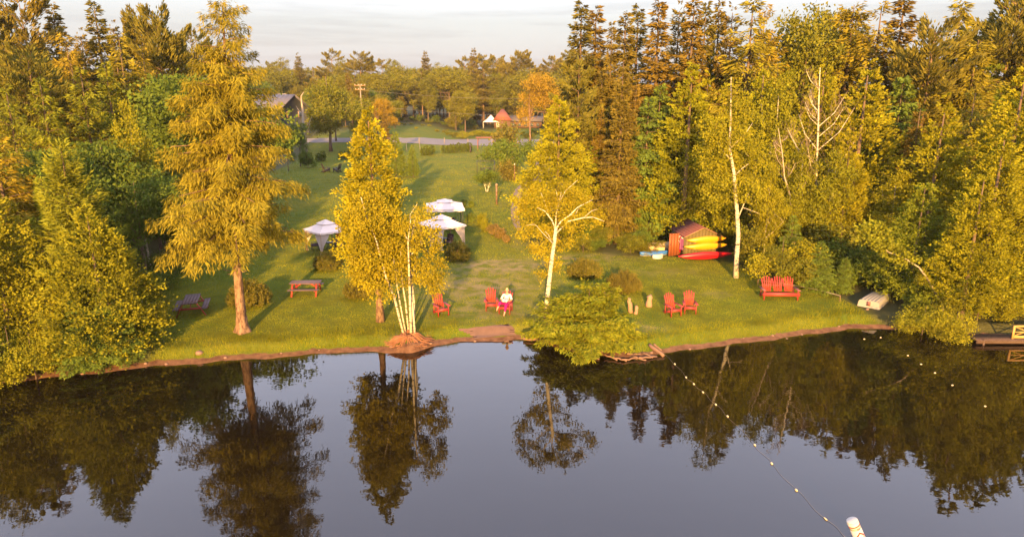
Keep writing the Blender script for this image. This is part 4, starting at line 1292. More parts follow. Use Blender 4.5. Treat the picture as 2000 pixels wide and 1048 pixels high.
def blades(n, dmin, dmax, hmin, hmax, w, name, label, sel=None, lean=.35):
    # density falls off with distance from the lake
    N = n * 4
    Yv = 1 / rs.uniform(1 / dmax, 1 / dmin, N)
    Xv = rs.uniform(-.82, .82, N) * Yv
    d = Yv - shore(Xv)
    ok = (d > .5) & inside(LAWN, Xv, Yv) & (rs.rand(N) > .75 * dry_mask(Xv, Yv))
    ok &= ~inside(SAND, Xv, Yv)
    if sel is not None: ok &= sel(Xv, Yv, d)
    Xv, Yv = Xv[ok][:n], Yv[ok][:n]
    k = len(Xv)
    Zv = gz(Xv, Yv) - .01
    sc = np.clip(Yv / 40, .8, 2.2)
    a = rs.uniform(0, 6.28, k); h = rs.uniform(hmin, hmax, k) * sc ** .5; ww = w * sc * rs.uniform(.6, 1.3, k)
    B = np.stack([Xv, Yv, Zv], 1)
    S = np.stack([np.cos(a), np.sin(a), np.zeros(k)], 1) * (ww / 2)[:, None]
    T = B + np.stack([rs.normal(0, lean, k) * h, rs.normal(0, lean, k) * h, h], 1)
    V = np.stack([B - S, B + S, T], 1).reshape(-1, 3)
    o = link(bpy.data.objects.new(name, mesh(name, V, [np.arange(k * 3).reshape(-1, 3)], M['blade'])))
    return tag(o, label, 'grass', kind='stuff')


blades(330000, 33, 150, .03, .07, .03, 'lawn_grass', 'short mown grass of the lawn')
blades(45000, 28, 46, .10, .26, .022, 'bank_grass', 'longer unmown grass along the top of the bank', lambda x, y, d: (d < 2.6) & (rs.rand(len(d)) < np.clip(1.9 - d * .7, .05, 1)) & ~((np.abs(x + 1.3) < 1.6)))

# ------------------------------------------------------------------ furniture and built things
def box(name, parent, c, s, mat, rot=None):
    return MB().box(c, s, rot).build(name, mat, parent)


def rx(a): return Matrix.Rotation(a, 3, 'X')
def ry(a): return Matrix.Rotation(a, 3, 'Y')
def rzm(a): return Matrix.Rotation(a, 3, 'Z')


def slat_mesh(w, L, t=.022, round_top=True):
    """board in XZ plane, base at z=0, rounded top"""
    pts = [(-w / 2, 0), (w / 2, 0)]
    if round_top:
        pts += [(w / 2 * math.cos(a), L - w / 2 + w / 2 * math.sin(a)) for a in np.linspace(0, math.pi, 6)]
    else:
        pts += [(w / 2, L), (-w / 2, L)]
    n = len(pts)
    V = np.array([(x, -t / 2, z) for x, z in pts] + [(x, t / 2, z) for x, z in pts])
    F4 = np.array([[i, (i + 1) % n, n + (i + 1) % n, n + i] for i in range(n)])
    Fn = np.array([list(range(n))[::-1], list(range(n, 2 * n))])
    return V, [F4, Fn]


def fan_back(root, cx, mat, wtop=.62, wbot=.48, n=5, y=.22, z=.34, tilt=.42, L=.86):
    """fan of upright slats of an adirondack back"""
    for i in range(n):
        q = (i + .5) / n - .5
        Ls = L * (1 - .45 * (2 * q) ** 2 * .5)
        V, F = slat_mesh(wbot / n * .74, Ls)
        a = q * (wtop - wbot) / L * 1.6
        R = np.array(rx(-tilt)) @ np.array(ry(a))
        V = V @ R.T + np.array([cx + q * wbot, y, z])
        m = MB(); m.add(V, F); m.build('back_slat', mat, root)
    box('back_rail', root, (cx, y + .27 * math.tan(tilt) + .03, z + .30), (wtop * .9, .03, .06), mat, rx(-tilt))


def adirondack(mat, name='adirondack_chair'):
    """chair facing -Y, origin on the ground"""
    root = empty(name, (0, 0, 0))
    fan_back(root, 0, mat)
    for i in range(5):
        y = -.36 + i * .125; z = .40 - i * .028
        box('seat_slat', root, (0, y, z), (.54, .105, .022), mat, rx(-.22))
    for s in (-1, 1):
        box('front_leg', root, (s * .30, -.36, .27), (.035, .10, .54), mat)
        MB().beam((s * .265, -.42, .34), (s * .265, .52, .03), .03, .12).build('side_rail', mat, root)
        m = MB()
        V = np.array([[-.075, -.47], [.075, -.47], [.085, -.2], [.03, .38], [-.05, .38], [-.08, -.2]])
        n = len(V); zt = .555
        VV = np.array([(s * (.33 + a), b, zt) for a, b in V] + [(s * (.33 + a), b, zt + .025) for a, b in V])
        m.add(VV, [np.array([list(range(n)), list(range(n, 2 * n))]), np.array([[i, (i + 1) % n, n + (i + 1) % n, n + i] for i in range(n)])])
        m.build('armrest', mat, root)
        box('rear_leg', root, (s * .29, .30, .28), (.03, .07, .56), mat)
    box('front_apron', root, (0, -.425, .36), (.56, .025, .12), mat)
    return root


CHG = 'red adirondack chairs on the shore lawn'
chair0 = adirondack(M['redpaint'])
CHAIRS = [(860, 617, math.radians(28), 'lone red adirondack chair between birch clump and sand patch'), (959, 607, math.radians(4), 'empty red adirondack chair left of the reading person'), (988, 613, math.radians(-12), 'red adirondack chair the reading person sits in'),
          (1316, 618, math.radians(18), 'red adirondack chair, left of the pair near the log stumps'), (1349, 613, math.radians(-6), 'red adirondack chair, right of the pair near the log stumps')]
CHAIR_OBJ = []
for i, (u, v, a, lb) in enumerate(CHAIRS):
    o = chair0 if i == 0 else copy_tree(chair0)
    p = G(u, v)
    o.location = p + Vector((0, .35, 0)); o.rotation_euler = (0, 0, a); o.scale = (1.04,) * 3
    tag(o, lb, 'chair', CHG)
    CHAIR_OBJ.append(o)
dark0 = adirondack(M['darkwood'])
for i, (u, v, a, lb) in enumerate([(637, 336, 2.2, 'dark adirondack chair, left of two on the far lawn'), (659, 336, -2.0, 'dark adirondack chair, right of two on the far lawn')]):
    o = dark0 if i == 0 else copy_tree(dark0)
    o.location = G(u, v); o.rotation_euler = (0, 0, a); o.scale = (1.15,) * 3
    tag(o, lb, 'chair', 'dark chairs on the far lawn')

# three-seat bench
p = G(1525, 586)
root = empty('adirondack_bench', p + Vector((0, .4, 0)), math.radians(-3), 1.12, 'red three-seat adirondack bench with fan backs near the right forest', 'bench')
for cx in (-.58, 0, .58):
    fan_back(root, cx, M['redpaint'], .6, .42, 5)
for i in range(5):
    box('seat_slat', root, (0, -.36 + i * .125, .40 - i * .028), (1.72, .105, .022), M['redpaint'], rx(-.22))
box('front_apron', root, (0, -.425, .33), (1.98, .03, .16), M['redpaint'])
for s in (-1, 1):
    box('front_leg', root, (s * .9, -.36, .27), (.05, .12, .54), M['redpaint'])
    MB().beam((s * .86, -.42, .34), (s * .86, .52, .03), .04, .12).build('side_rail', M['redpaint'], root)
    box('armrest', root, (s * .93, -.06, .565), (.16, .86, .028), M['redfaded'])
    box('rear_leg', root, (s * .88, .32, .28), (.04, .08, .56), M['redpaint'])


# picnic tables
def picnic(board, frame):
    root = empty('picnic_table', (0, 0, 0))
    for i in range(5):
        box('table_board', root, (0, (i - 2) * .152, .745), (1.83, .138, .038), board)
    for s in (-1, 1):
        for k in (0, 1):
            box('bench_board', root, (0, s * (.62 + k * .145), .44), (1.83, .135, .038), board)
    for e in (-1, 1):
        x = e * .68
        MB().beam((x, -.83, .40), (x, .83, .40), .04, .09).build('cross_beam', frame, root)
        MB().beam((x, -.36, .70), (x, .36, .70), .04, .09).build('top_beam', frame, root)
        for s in (-1, 1):
            MB().beam((x + .045 * e, s * .30, .74), (x + .045 * e, s * .72, 0), .04, .09, (1, 0, 0)).build('leg', frame, root)
        MB().beam((x - e * .03, 0, .42), (x - e * .52, 0, .72), .04, .07).build('brace', frame, root)
    return root


pt0 = picnic(M['greyboard'], M['redpaint'])
pt0.location = G(369, 615) + Vector((0, .5, 0)); pt0.rotation_euler = (0, 0, math.radians(108)); pt0.scale = (1.08,) * 3
tag(pt0, 'picnic table with greyish top seen end-on left of the tamarack', 'table', 'picnic tables')
pt1 = copy_tree(pt0)
pt1.location = G(595, 577) + Vector((0, .4, 0)); pt1.rotation_euler = (0, 0, math.radians(3)); pt1.scale = (1.02,) * 3
tag(pt1, 'picnic table with red bench seen side-on right of the tamarack', 'table', 'picnic tables')


# gazebos
def cloth_roof(half, zb, zt, rt, n=10, sag=.10):
    """four-sided canopy frustum with sagging faces; half-width at eave, rt at the neck"""
    V, F = [], []
    m = MB()
    c = [(-1, -1), (1, -1), (1, 1), (-1, 1)]
    for k in range(4):
        a, b = np.array(c[k]), np.array(c[(k + 1) % 4])
        g = []
        for j in range(6):
            q = j / 5
            w = half * (1 - q) + rt * q
            z = zb + (zt - zb) * (q - sag * math.sin(q * math.pi))
            for i in range(n + 1):
                t = i / n
                xy = (a * (1 - t) + b * t) * w
                g.append((xy[0], xy[1], z - .05 * math.sin(t * math.pi) * (1 - q)))
        i = np.arange(6 * (n + 1)).reshape(6, n + 1)
        m.add(np.array(g), np.stack([i[:-1, :-1], i[:-1, 1:], i[1:, 1:], i[1:, :-1]], -1).reshape(-1, 4))
    return m


def curtain_mesh(a, b, z0, z1, gather, tie_z, n=26):
    """pleated curtain hung from a to b (xy), pulled to a at the tie height"""
    a, b = np.array(a), np.array(b)
    zs = np.linspace(0, 1, 12)
    g = []
    d = b - a; nn = np.array([-d[1], d[0]]) / np.linalg.norm(d)
    for q in zs:
        z = z1 + (z0 - z1) * q
        w = 1 - (1 - gather) * sstep(0, tie_z, q) + .12 * sstep(tie_z, 1, q)
        for i in range(n + 1):
            t = i / n
            xy = a + d * t * w + nn * .03 * math.sin(t * 40) * (1 + .5 * q)
            g.append((xy[0], xy[1], z))
    i = np.arange(12 * (n + 1)).reshape(12, n + 1)
    return np.array(g), np.stack([i[:-1, :-1], i[:-1, 1:], i[1:, 1:], i[1:, :-1]], -1).reshape(-1, 4)


def gazebo(label, p, rz, half, z_eave, z_neck, z_top, curtains, polemat, valance=.22, railing=False):
    root = empty('gazebo', p, rz, 1, label, 'gazebo', 'white garden gazebos')
    cs_ = [(-1, -1), (1, -1), (1, 1), (-1, 1)]
    roof = cloth_roof(half, z_eave, z_neck, half * .34).build('canopy', M['canvas'], root, True)
    cap = cloth_roof(half * .42, z_neck + .04, z_top, .03, 6, .05).build('vent_cap', M['canvas'], root, True)
    m = MB()
    for k in range(4):
        a, b = np.array(cs_[k]) * half, np.array(cs_[(k + 1) % 4]) * half
        n = 12
        g = []
        for i in range(n + 1):
            t = i / n; xy = a * (1 - t) + b * t; sg = .05 * math.sin(t * math.pi)
            g.append((xy[0], xy[1], z_eave - sg)); 
        for i in range(n + 1):
            t = i / n; xy = (a * (1 - t) + b * t) * 1.012; sg = .05 * math.sin(t * math.pi)
            g.append((xy[0], xy[1], z_eave - valance - sg + .03 * math.cos(t * math.pi * 8)))
        i = np.arange(n)
        m.add(np.array(g), np.stack([i, i + 1, i + n + 2, i + n + 1], -1))
    m.build('valance', M['canvas'], root, True)
    for c in cs_:
        x, y = c[0] * half * .9, c[1] * half * .9
        box('corner_post', root, (x, y, z_eave / 2), (.06, .06, z_eave), polemat)
        if railing:
            for q in (.12, .24):
                box('post_rod', root, (x - c[0] * q * 2, y, z_eave / 2), (.025, .025, z_eave), polemat)
                box('post_rod', root, (x, y - c[1] * q * 2, z_eave / 2), (.025, .025, z_eave), polemat)
    for k in range(4):
        a, b = np.array(cs_[k]) * half * .9, np.array(cs_[(k + 1) % 4]) * half * .9
        MB().beam((*a, z_eave - .06), (*b, z_eave - .06), .04, .05).build('top_rail', polemat, root)
    for (ia, ib, gather, tie) in curtains:
        a, b = np.array(cs_[ia]) * half * .93, np.array(cs_[ib]) * half * .93
        V, F = curtain_mesh(a, a + (b - a) * .34, .05, z_eave - .05, gather, tie)
        m = MB(); m.add(V, F); m.build('curtain', M['netting'], root, True)
    return root


def patio_chair(label, p, rz, cush=None):
    root = empty('patio_chair', p, rz, 1, label, 'chair', 'patio chairs under the gazebos')
    for sx in (-1, 1):
        for sy in (-1, 1):
            box('leg', root, (sx * .26, sy * .25, .2), (.04, .04, .4), M['ironblack'])
        box('armrest', root, (sx * .29, 0, .62), (.06, .55, .03), M['ironblack'])
        box('arm_post', root, (sx * .29, -.24, .51), (.03, .03, .22), M['ironblack'])
    box('seat_frame', root, (0, 0, .40), (.58, .56, .05), M['ironblack'])
    box('seat_cushion', root, (0, -.02, .47), (.5, .5, .09), M['cushion'])
    box('backrest', root, (0, .28, .72), (.54, .06, .6), M['cushion'], rx(-.2))
    return root


def patio_table(label, p, r=.45, h=.55):
    root = empty('patio_table', p, 0, 1, label, 'table', 'patio tables under the gazebos')
    m = MB(); a = np.arange(20) * math.pi / 10
    m.tube(np.array([[0, 0, h - .03], [0, 0, h]]), np.array([r, r]), 20); m.build('table_top', M['ironblack'], root)
    for k in range(4):
        q = k * math.pi / 2 + .78
        MB().beam((math.cos(q) * r * .4, math.sin(q) * r * .4, h - .03), (math.cos(q) * r * .75, math.sin(q) * r * .75, 0), .03, .03).build('leg', M['ironblack'], root)
    return root


pg = G(629, 500)
hd = 1.25
cG = pg + Vector((0, hd * 1.27, 0))
gazebo('white gazebo, leftmost of three, corner-on with tied-back curtain right of the tamarack', cG, math.radians(45), hd, 1.78, 2.2, 2.52, [(0, 1, .12, .85), (0, 3, .12, .85), (1, 2, .14, .8), (3, 2, .14, .8)], M['trim'], .12)
patio_chair('dark patio chair at the left under the leftmost gazebo', ground_at(cG.x - .95, cG.y + .1), -1.1)
patio_chair('dark patio chair at the right under the leftmost gazebo', ground_at(cG.x + .95, cG.y + .1), 1.1)
patio_table('round dark table in the middle of the leftmost gazebo', ground_at(cG.x + .05, cG.y + .65), .42)
# orange cloth hanging at its back post
m = MB(); V, F = curtain_mesh((0, 0), (.5, 0), .0, 1.3, .75, .9); m.add(V, F)
oc = m.build('hanging_cloth', M['orangecloth'], None, True, Vector((cG.x + .35, cG.y + 1.35, cG.z + .65)))
tag(oc, 'orange cloth hanging at the back of the leftmost gazebo', 'cloth')

pg = G(864, 492)
cG2 = pg + Vector((-.15, 1.75, 0))
gazebo('white curtained gazebo, nearest of the two right of the birch clump', cG2, math.radians(30), 1.42, 1.9, 2.32, 2.62, [(0, 1, .8, .9), (0, 3, .7, .9), (1, 0, .3, .7), (1, 2, .3, .8), (3, 0, .3, .8)], M['trim'], .14)
patio_chair('dark patio chair inside the curtained right gazebo', ground_at(cG2.x + .5, cG2.y - .1), -.4)
patio_table('round dark table inside the curtained right gazebo', ground_at(cG2.x - .1, cG2.y + .6), .45)
pg = G(868, 452)
cG3 = pg + Vector((0, 1.0, 0))
gazebo('open white gazebo with slim black posts, farthest of the three', cG3, math.radians(8), 1.62, 2.1, 2.48, 2.74, [], M['ironblack'], .22, True)
patio_table('dark table under the farthest gazebo', ground_at(cG3.x + .5, cG3.y + .2), .55, .72)
patio_chair('dark patio chair at the right under the farthest gazebo', ground_at(cG3.x + 1.05, cG3.y - .1), 1.4)
patio_chair('dark patio chair at the left under the farthest gazebo', ground_at(cG3.x - .4, cG3.y + .5), -.7)

# ---- boat shed
p = G(1337, 506)
SW, SD, SWH, SAP = 2.55, 3.1, 1.75, 2.35
sroot = empty('boat_shed', p, math.radians(6), 1, 'small olive shed with maroon roof and open rust door', 'shed')
t = .06
nb = 10
for i in range(nb):                                      # gable boards facing the lake
    x0, x1 = i * SW / nb, (i + 1) * SW / nb - .012
    zt = lambda x: SWH + (SAP - SWH) * (1 - abs(x - SW / 2) / (SW / 2))
    V = np.array([(x0, 0, 0), (x1, 0, 0), (x1, 0, zt(x1)), (x0, 0, zt(x0)), (x0, t, 0), (x1, t, 0), (x1, t, zt(x1)), (x0, t, zt(x0))])
    F = np.array([[0, 1, 2, 3], [7, 6, 5, 4], [0, 4, 5, 1], [1, 5, 6, 2], [2, 6, 7, 3], [3, 7, 4, 0]])
    m = MB(); m.add(V, F); m.build('wall_board', M['shedwall'], sroot)
V = np.array([(0, SD, 0), (SW, SD, 0), (SW, SD, SWH), (SW / 2, SD, SAP), (0, SD, SWH)])
m = MB(); m.add(np.vstack([V, V + np.array([0, .05, 0])]), [np.array([[0, 1, 2, 3, 4], [9, 8, 7, 6, 5]]), np.array([[i, (i + 1) % 5, 5 + (i + 1) % 5, 5 + i] for i in range(5)])]); m.build('back_wall', M['shedwall'], sroot)
box('side_wall', sroot, (.03, .55, SWH / 2), (.06, .97, SWH), M['shedwall'])
box('side_wall', sroot, (.03, SD - .45, SWH / 2), (.06, .9, SWH), M['shedwall'])
box('side_wall', sroot, (SW - .03, SD / 2 + .03, SWH / 2), (.06, SD - .09, SWH), M['shedwall'])
box('lintel', sroot, (.03, 1.66, SWH - .06), (.06, 1.2, .12), M['shedwall'])
box('door_jamb', sroot, (-.02, 1.06, .8), (.05, .07, 1.6), M['trim'])
box('floor', sroot, (SW / 2, SD / 2, .04), (SW - .14, SD - .14, .06), M['dark'])
for s in (0, 1):
    sl = math.hypot(SW / 2 + .18, (SAP - SWH) * (SW / 2 + .18) / (SW / 2)); ang = math.atan2(SAP - SWH, SW / 2)
    nrow = 7
    for k in range(nrow):                                # shingle courses
        f = (k + .5) / nrow
        cx = SW / 2 + (-1 if s == 0 else 1) * f * (SW / 2 + .18)
        cz = SAP + .05 - f * (SAP - SWH) * (SW / 2 + .18) / (SW / 2)
        box('shingle_course', sroot, (cx, SD / 2, cz + .012), (sl / nrow + .03, SD + .36, .028), M['shedroof'], ry((-1 if s == 0 else 1) * (ang + .03)))
    e0 = (SW / 2, -.17, SAP + .04); e1 = (-.18 if s == 0 else SW + .18, -.17, SAP + .04 - (SAP - SWH) * (SW / 2 + .18) / (SW / 2))
    MB().beam(e0, e1, .03, .10, (0, 1, 0)).build('barge_board', M['trim'], sroot)
door = empty('door', (-.03, .98, .05)); door.parent = sroot; door.rotation_euler = (0, 0, math.radians(8))
for i in range(4):
    box('door_board', door, (-.125 - i * .235, 0, .87), (.228, .04, 1.72), M['sheddoor'])
box('door_brace', door, (-.46, .035, .35), (.88, .025, .1), M['sheddoor']); box('door_brace', door, (-.46, .035, 1.4), (.88, .025, .1), M['sheddoor'])
box('door_handle', door, (-.85, -.035, .9), (.03, .03, .14), M['ironblack'])
for i, z in enumerate((.42, .92, 1.42)):
    for x in (.55, 2.0):
        MB().beam((x, -.02, z - .09), (x, -.52, z - .06), .05, .05).build('rack_arm', M['lumber'], sroot)
shed_m = Matrix.Translation(p) @ Matrix.Rotation(math.radians(6), 4, 'Z')


def hull(L, W, Hh, name_, n=18, k=12, cut=.0, pointed=1.6, deck=True):
    """kayak body, long axis X, centre at origin"""
    g = []
    for i in range(n + 1):
        q = -1 + 2 * i / n
        w = W / 2 * max(.03, (1 - abs(q) ** pointed)) ** .75
        hz = Hh / 2 * max(.10, 1 - abs(q) ** 3.2) ** .6
        rise = .10 * Hh * abs(q) ** 3 * 2.5
        for j in range(k):
            a = 2 * math.pi * j / k
            zz = math.sin(a)
            g.append((q * L / 2, w * math.copysign(abs(math.cos(a)) ** .8, math.cos(a)), (hz * zz * (1.15 if zz < 0 else .75)) + rise))
    i = np.arange(n)[:, None] * k; j = np.arange(k)[None]; j2 = (j + 1) % k
    F = np.stack([i + j, i + j2, i + k + j2, i + k + j], -1).reshape(-1, 4)
    e = [np.arange(k)[None, ::-1], (np.arange(k) + n * k)[None]]
    return np.array(g), [F, np.vstack(e)]


def kayak(label, local, L, W, mat, tilt, roll, deckmat):
    w = shed_m @ Vector(local)
    root = empty('kayak', w, math.radians(6), 1, label, 'kayak', 'kayaks on the shed rack')
    root.rotation_euler = (roll, -tilt, math.radians(6))
    V, F = hull(L, W, .36, 'hull')
    m = MB(); m.add(V, F); hb = m.build('hull', mat, root, True)
    a = np.arange(18) * 2 * math.pi / 18                 # cockpit rim
    P = np.stack([.42 * np.cos(np.append(a, a[0])), .20 * np.sin(np.append(a, a[0])), np.full(19, .145)], 1)
    MB().tube(P, .022, 6, False).build('cockpit_rim', M['ironblack'], root, True)
    V = np.vstack([[0, 0, .142], np.stack([.41 * np.cos(a), .19 * np.sin(a), np.full(18, .142)], 1)])
    m = MB(); m.add(V, [np.array([[0, i + 1, (i + 1) % 18 + 1] for i in range(18)])]); m.build('cockpit', M['dark'], root)
    for s in (-1, 1):
        MB().tube(np.array([[s * L * .46, -.04, .10], [s * L * .475, 0, .14], [s * L * .46, .04, .10]]), .014, 5).build('carry_handle', M['ironblack'], root, True)
    return root


kayak('upper yellow kayak hung on the shed wall', (1.48, -.30, 1.52), 3.0, .62, M['yellow'], .035, math.radians(-72), None)
kayak('lower yellow kayak hung on the shed wall', (1.45, -.31, 1.03), 3.25, .62, M['yellow'], .03, math.radians(-70), None)
kayak('long red kayak lying lowest in front of the shed', (1.35, -.62, .40), 4.1, .66, M['red'], .03, math.radians(-68), None)

# things hung at the shed corner
w = shed_m @ Vector((-.06, .28, 1.12))
m = MB(); V, F = curtain_mesh((0, 0), (.0, .42), -.5, .35, .95, .9, 14); m.add(V, F)
tw = m.build('pink_towel', M['pink'], None, True, w); tw.rotation_euler = (0, 0, math.radians(20))
tag(tw, 'pink towel hanging on the shed wall beside the gable', 'towel')
w = shed_m @ Vector((-.10, .82, 1.34))
a = np.linspace(0, 2 * math.pi, 25)
rg = MB().tube(np.stack([np.zeros(25), .24 * np.cos(a), .24 * np.sin(a)], 1), .075, 8, False).build('life_ring', M['white'], None, True, w)
rg.rotation_euler = (0, 0, math.radians(25)); tag(rg, 'white life ring hung on the shed wall left of the towel', 'life ring')
for k in range(4):
    q = k * math.pi / 2 + .4
    aa = np.linspace(q - .22, q + .22, 5)
    MB().tube(np.stack([np.zeros(5), .24 * np.cos(aa), .24 * np.sin(aa)], 1), .078, 8, False).build('rope_band', M['red'], rg, True)
w = shed_m @ Vector((-.09, .80, .80))
m = MB(); V, F = curtain_mesh((0, 0), (.0, .2), -.45, .25, .7, .9, 8); m.add(V, F)
tw = m.build('red_cloth', M['red'], None, True, w); tag(tw, 'narrow red cloth hanging below the life ring', 'cloth')

# canoes left of the shed door
def canoe(label, q, L, W, Hh, mat, rz, name='canoe', roll=0.0):
    root = empty(name, q, rz, 1, label, 'boat', 'boats beside the shed')
    V, F = hull(L, W, Hh * 2, 'hull')
    V[:, 2] = np.where(V[:, 2] < 0, V[:, 2] * .12, V[:, 2] * 1.0)      # overturned: flat gunwale down
    V[:, 2] -= V[:, 2].min()
    m = MB(); m.add(V, F); m.build('hull', mat, root, True)
    MB().tube(np.array([[-L * .47, 0, Hh * .5], [0, 0, Hh * .86], [L * .47, 0, Hh * .5]]), .018, 5).build('keel', mat, root, True)
    for s in (-1, 1):
        MB().tube(np.array([[x * L / 2, s * W / 2 * (1 - abs(x) ** 1.6) ** .75, .03] for x in np.linspace(-.97, .97, 11)]), .022, 5).build('gunwale', M['alu'], root, True)
    return root


canoe('blue overturned canoe left of the shed door', G(1279, 500) + Vector((0, .35, 0)), 2.3, .7, .36, M['blue'], math.radians(12))
canoe('white overturned dinghy touching the shed door', G(1285, 505) + Vector((0, .1, 0)), .95, .6, .36, M['white'], math.radians(25), 'dinghy')
canoe('tan overturned boat behind the blue canoe', G(1285, 494) + Vector((.2, 1.0, 0)), 2.4, 1.0, .7, M['tan'], math.radians(10), 'rowboat')

# upturned aluminium boat at the right forest edge
p = G(1698, 603)
root = empty('jon_boat', p + Vector((0, .15, .02)), math.radians(-42), 1, 'upturned pale aluminium boat at the right forest edge', 'boat')
L, W = 3.3, 1.18
sec = []
for i in range(13):
    q = i / 12
    w = W / 2 * (1 - .38 * q ** 3); hh = .44 * (1 - .15 * q) * (1 if q < .75 else 1 - .6 * ((q - .75) / .25) ** 1.6)
    prof = [(-1.0, 0), (-1.0, .35), (-.94, .8), (-.82, .96), (-.45, 1), (0, 1.01), (.45, 1), (.82, .96), (.94, .8), (1.0, .35), (1.0, 0)]
    sec.append([(a * w, q * L, b * hh) for a, b in prof])
S = np.array(sec); n, k = S.shape[:2]
i = np.arange(n - 1)[:, None] * k; j = np.arange(k - 1)[None]
F = np.stack([i + j, i + j + 1, i + k + j + 1, i + k + j], -1).reshape(-1, 4)
m = MB(); m.add(S.reshape(-1, 3), [F]); m.build('hull', M['alu'], root, True)
m = MB(); m.add(S[0] + np.array([0, .004, 0]), [np.arange(k)[None]]); m.build('transom', M['alu'], root)
m = MB(); m.add(S[-1], [np.arange(k)[None]]); m.build('bow_plate', M['alu'], root)
for x in (-.38, -.19, 0, .19, .38):
    MB().beam((x, .06, .452), (x * .8, L * .74, .40), .035, .03).build('strake', M['alu'], root)
box('motor_pad', root, (0, -.02, .26), (.2, .03, .26), M['redfaded'])
for s in (-1, 1):
    MB().tube(np.array([[s * W / 2, 0, .03], [s * W / 2 * .97, L * .6, .03], [s * W / 2 * .62, L, .03]]), .025, 6).build('gunwale', M['alu'], root, True)

# ---- dock with cross-braced railing
pd = G(1938, 650)
yd = float(shore(pd.x)) - .12
zdk = .24
x0 = on_z(1893, 657, zdk)[0]; x1 = x0 + 7.5
droot = empty('dock', Vector((x0, yd, 0)), 0, 1, 'low wooden dock at the right picture edge with cross-braced railing', 'dock')
nbd = 52
for i in range(nbd):
    box('deck_plank', droot, ((i + .5) * 7.5 / nbd, -.45, zdk), (7.5 / nbd - .012, .95 + RNG.uniform(-.03, .03), .04), M['wetwood'])
for y in (-.86, -.02):
    MB().beam((0, y, zdk - .1), (7.5, y, zdk - .1), .05, .14).build('stringer', M['wetwood'], droot)
for x in (.4, 2.6, 5.0, 7.2):
    for y in (-.85, -.02):
        MB().tube(np.array([[x, y, -1.2], [x, y, zdk + .05]]), .06, 7).build('pile', M['wetwood'], droot)
yr = yd - .62
rxs = (1979 - 1000) / FPX * (yr * CP - (.6 - CAM_H) * SP) - x0
rl, rh = 1.5, .74
for k in range(3):
    xa = rxs + k * rl
    for xx in (xa, xa + rl):
        if xx == xa or k == 2: box('railing_post', droot, (xx, -.62, zdk + .02 + rh / 2), (.09, .09, rh), M['lumber'])
    MB().beam((xa + .045, -.62, zdk + rh - .02), (xa + rl - .045, -.62, zdk + rh - .02), .06, .09).build('top_rail', M['lumber'], droot)
    MB().beam((xa + .045, -.62, zdk + .12), (xa + rl - .045, -.62, zdk + .12), .06, .14).build('bottom_rail', M['lumber'], droot)
    MB().beam((xa + .05, -.60, zdk + .18), (xa + rl - .05, -.60, zdk + rh - .06), .04, .06, (0, 1, 0)).build('cross_brace', M['lumber'], droot)
    MB().beam((xa + .05, -.645, zdk + rh - .06), (xa + rl - .05, -.645, zdk + .18), .04, .06, (0, 1, 0)).build('cross_brace', M['lumber'], droot)
    MB().beam((xa + .05, -.67, zdk + rh * .55), (xa + rl - .05, -.67, zdk + rh * .55), .03, .05).build('middle_rail', M['lumber'], droot)

# ---- stumps, driftwood, rocks, logs
def log(name, label, A, B, r, mat, cat='log', group=None, wob=.12):
    A, B = np.array(A, float), np.array(B, float)
    rs = np.random.RandomState(int(abs(A[0] * 100)) % 1000)
    q = np.linspace(0, 1, 6)[:, None]
    P = A * (1 - q) + B * q + rs.normal(0, wob * r, (6, 3))
    P0 = P[0].copy()
    o = MB().tube(P - P0, r * (1 + rs.normal(0, .08, 6)) * np.linspace(1, .8, 6), 9).build(name, mat, None, True, Vector(P0))
    return tag(o, label, cat, group)


SG2 = 'cut log stumps right of the juniper'
for (u, v, tu, tv, r, lb) in [(1232, 610, 1229, 582, .13, 'tallest upright log stump beside the juniper'), (1242, 613, 1243, 597, .11, 'short upright log stump between two taller ones'), (1267, 598, 1268, 578, .2, 'thick upright log stump on the lawn right of the juniper')]:
    q = G(u, v); tp = at_Y(tu, tv, q.y + .05)
    log('log_stump', lb, (q.x, q.y, q.z - .05), tp, r, M['stump'], 'stump', SG2)
q0, q1 = G(1268, 678), on_z(1297, 693, .1)
log('driftwood_log', 'pale squared driftwood log sloping into the water right of the juniper', (q0.x, q0.y, q0.z + .15), (q1[0], q1[1], .05), .11, M['driftwood'])
q0, q1 = G(1276, 675), G(1292, 684)
log('driftwood_log', 'thin grey driftwood pole beside the squared driftwood log', (q0.x, q0.y, q0.z + .1), (q1.x, q1.y, q1.z + .02), .05, M['driftwood'])
q0, q1 = on_z(1023, 661, .12), on_z(1052, 663, .12)
log('driftwood_log', 'pale log lying at the waterline right of the sand patch', (q0[0], q0[1], .12), (q1[0], q1[1], .12), .08, M['driftwood'])
q0, q1 = on_z(985, 666, .03), on_z(994, 666, .03)
log('floating_stick', 'short pale stick floating below the sand patch', (q0[0], q0[1], .02), (q1[0], q1[1], .02), .025, M['driftwood'], 'stick')
for i, (a, b, c, d) in enumerate([(1180, 694, 1205, 700), (1195, 697, 1225, 703), (1215, 702, 1245, 698), (1235, 696, 1262, 702), (1248, 700, 1282, 694), (1225, 692, 1252, 690), (1255, 690, 1275, 697), (1120, 686, 1150, 692), (1140, 690, 1170, 699)]):
    q0, q1 = on_z(a, b, .1), on_z(c, d, .1)
    log('driftwood_branch', 'brown driftwood branch at the foot of the juniper point', (q0[0], q0[1], .13), (q1[0], q1[1], .06), .045, M['driftwood'], 'driftwood', 'driftwood at the juniper point', .5)
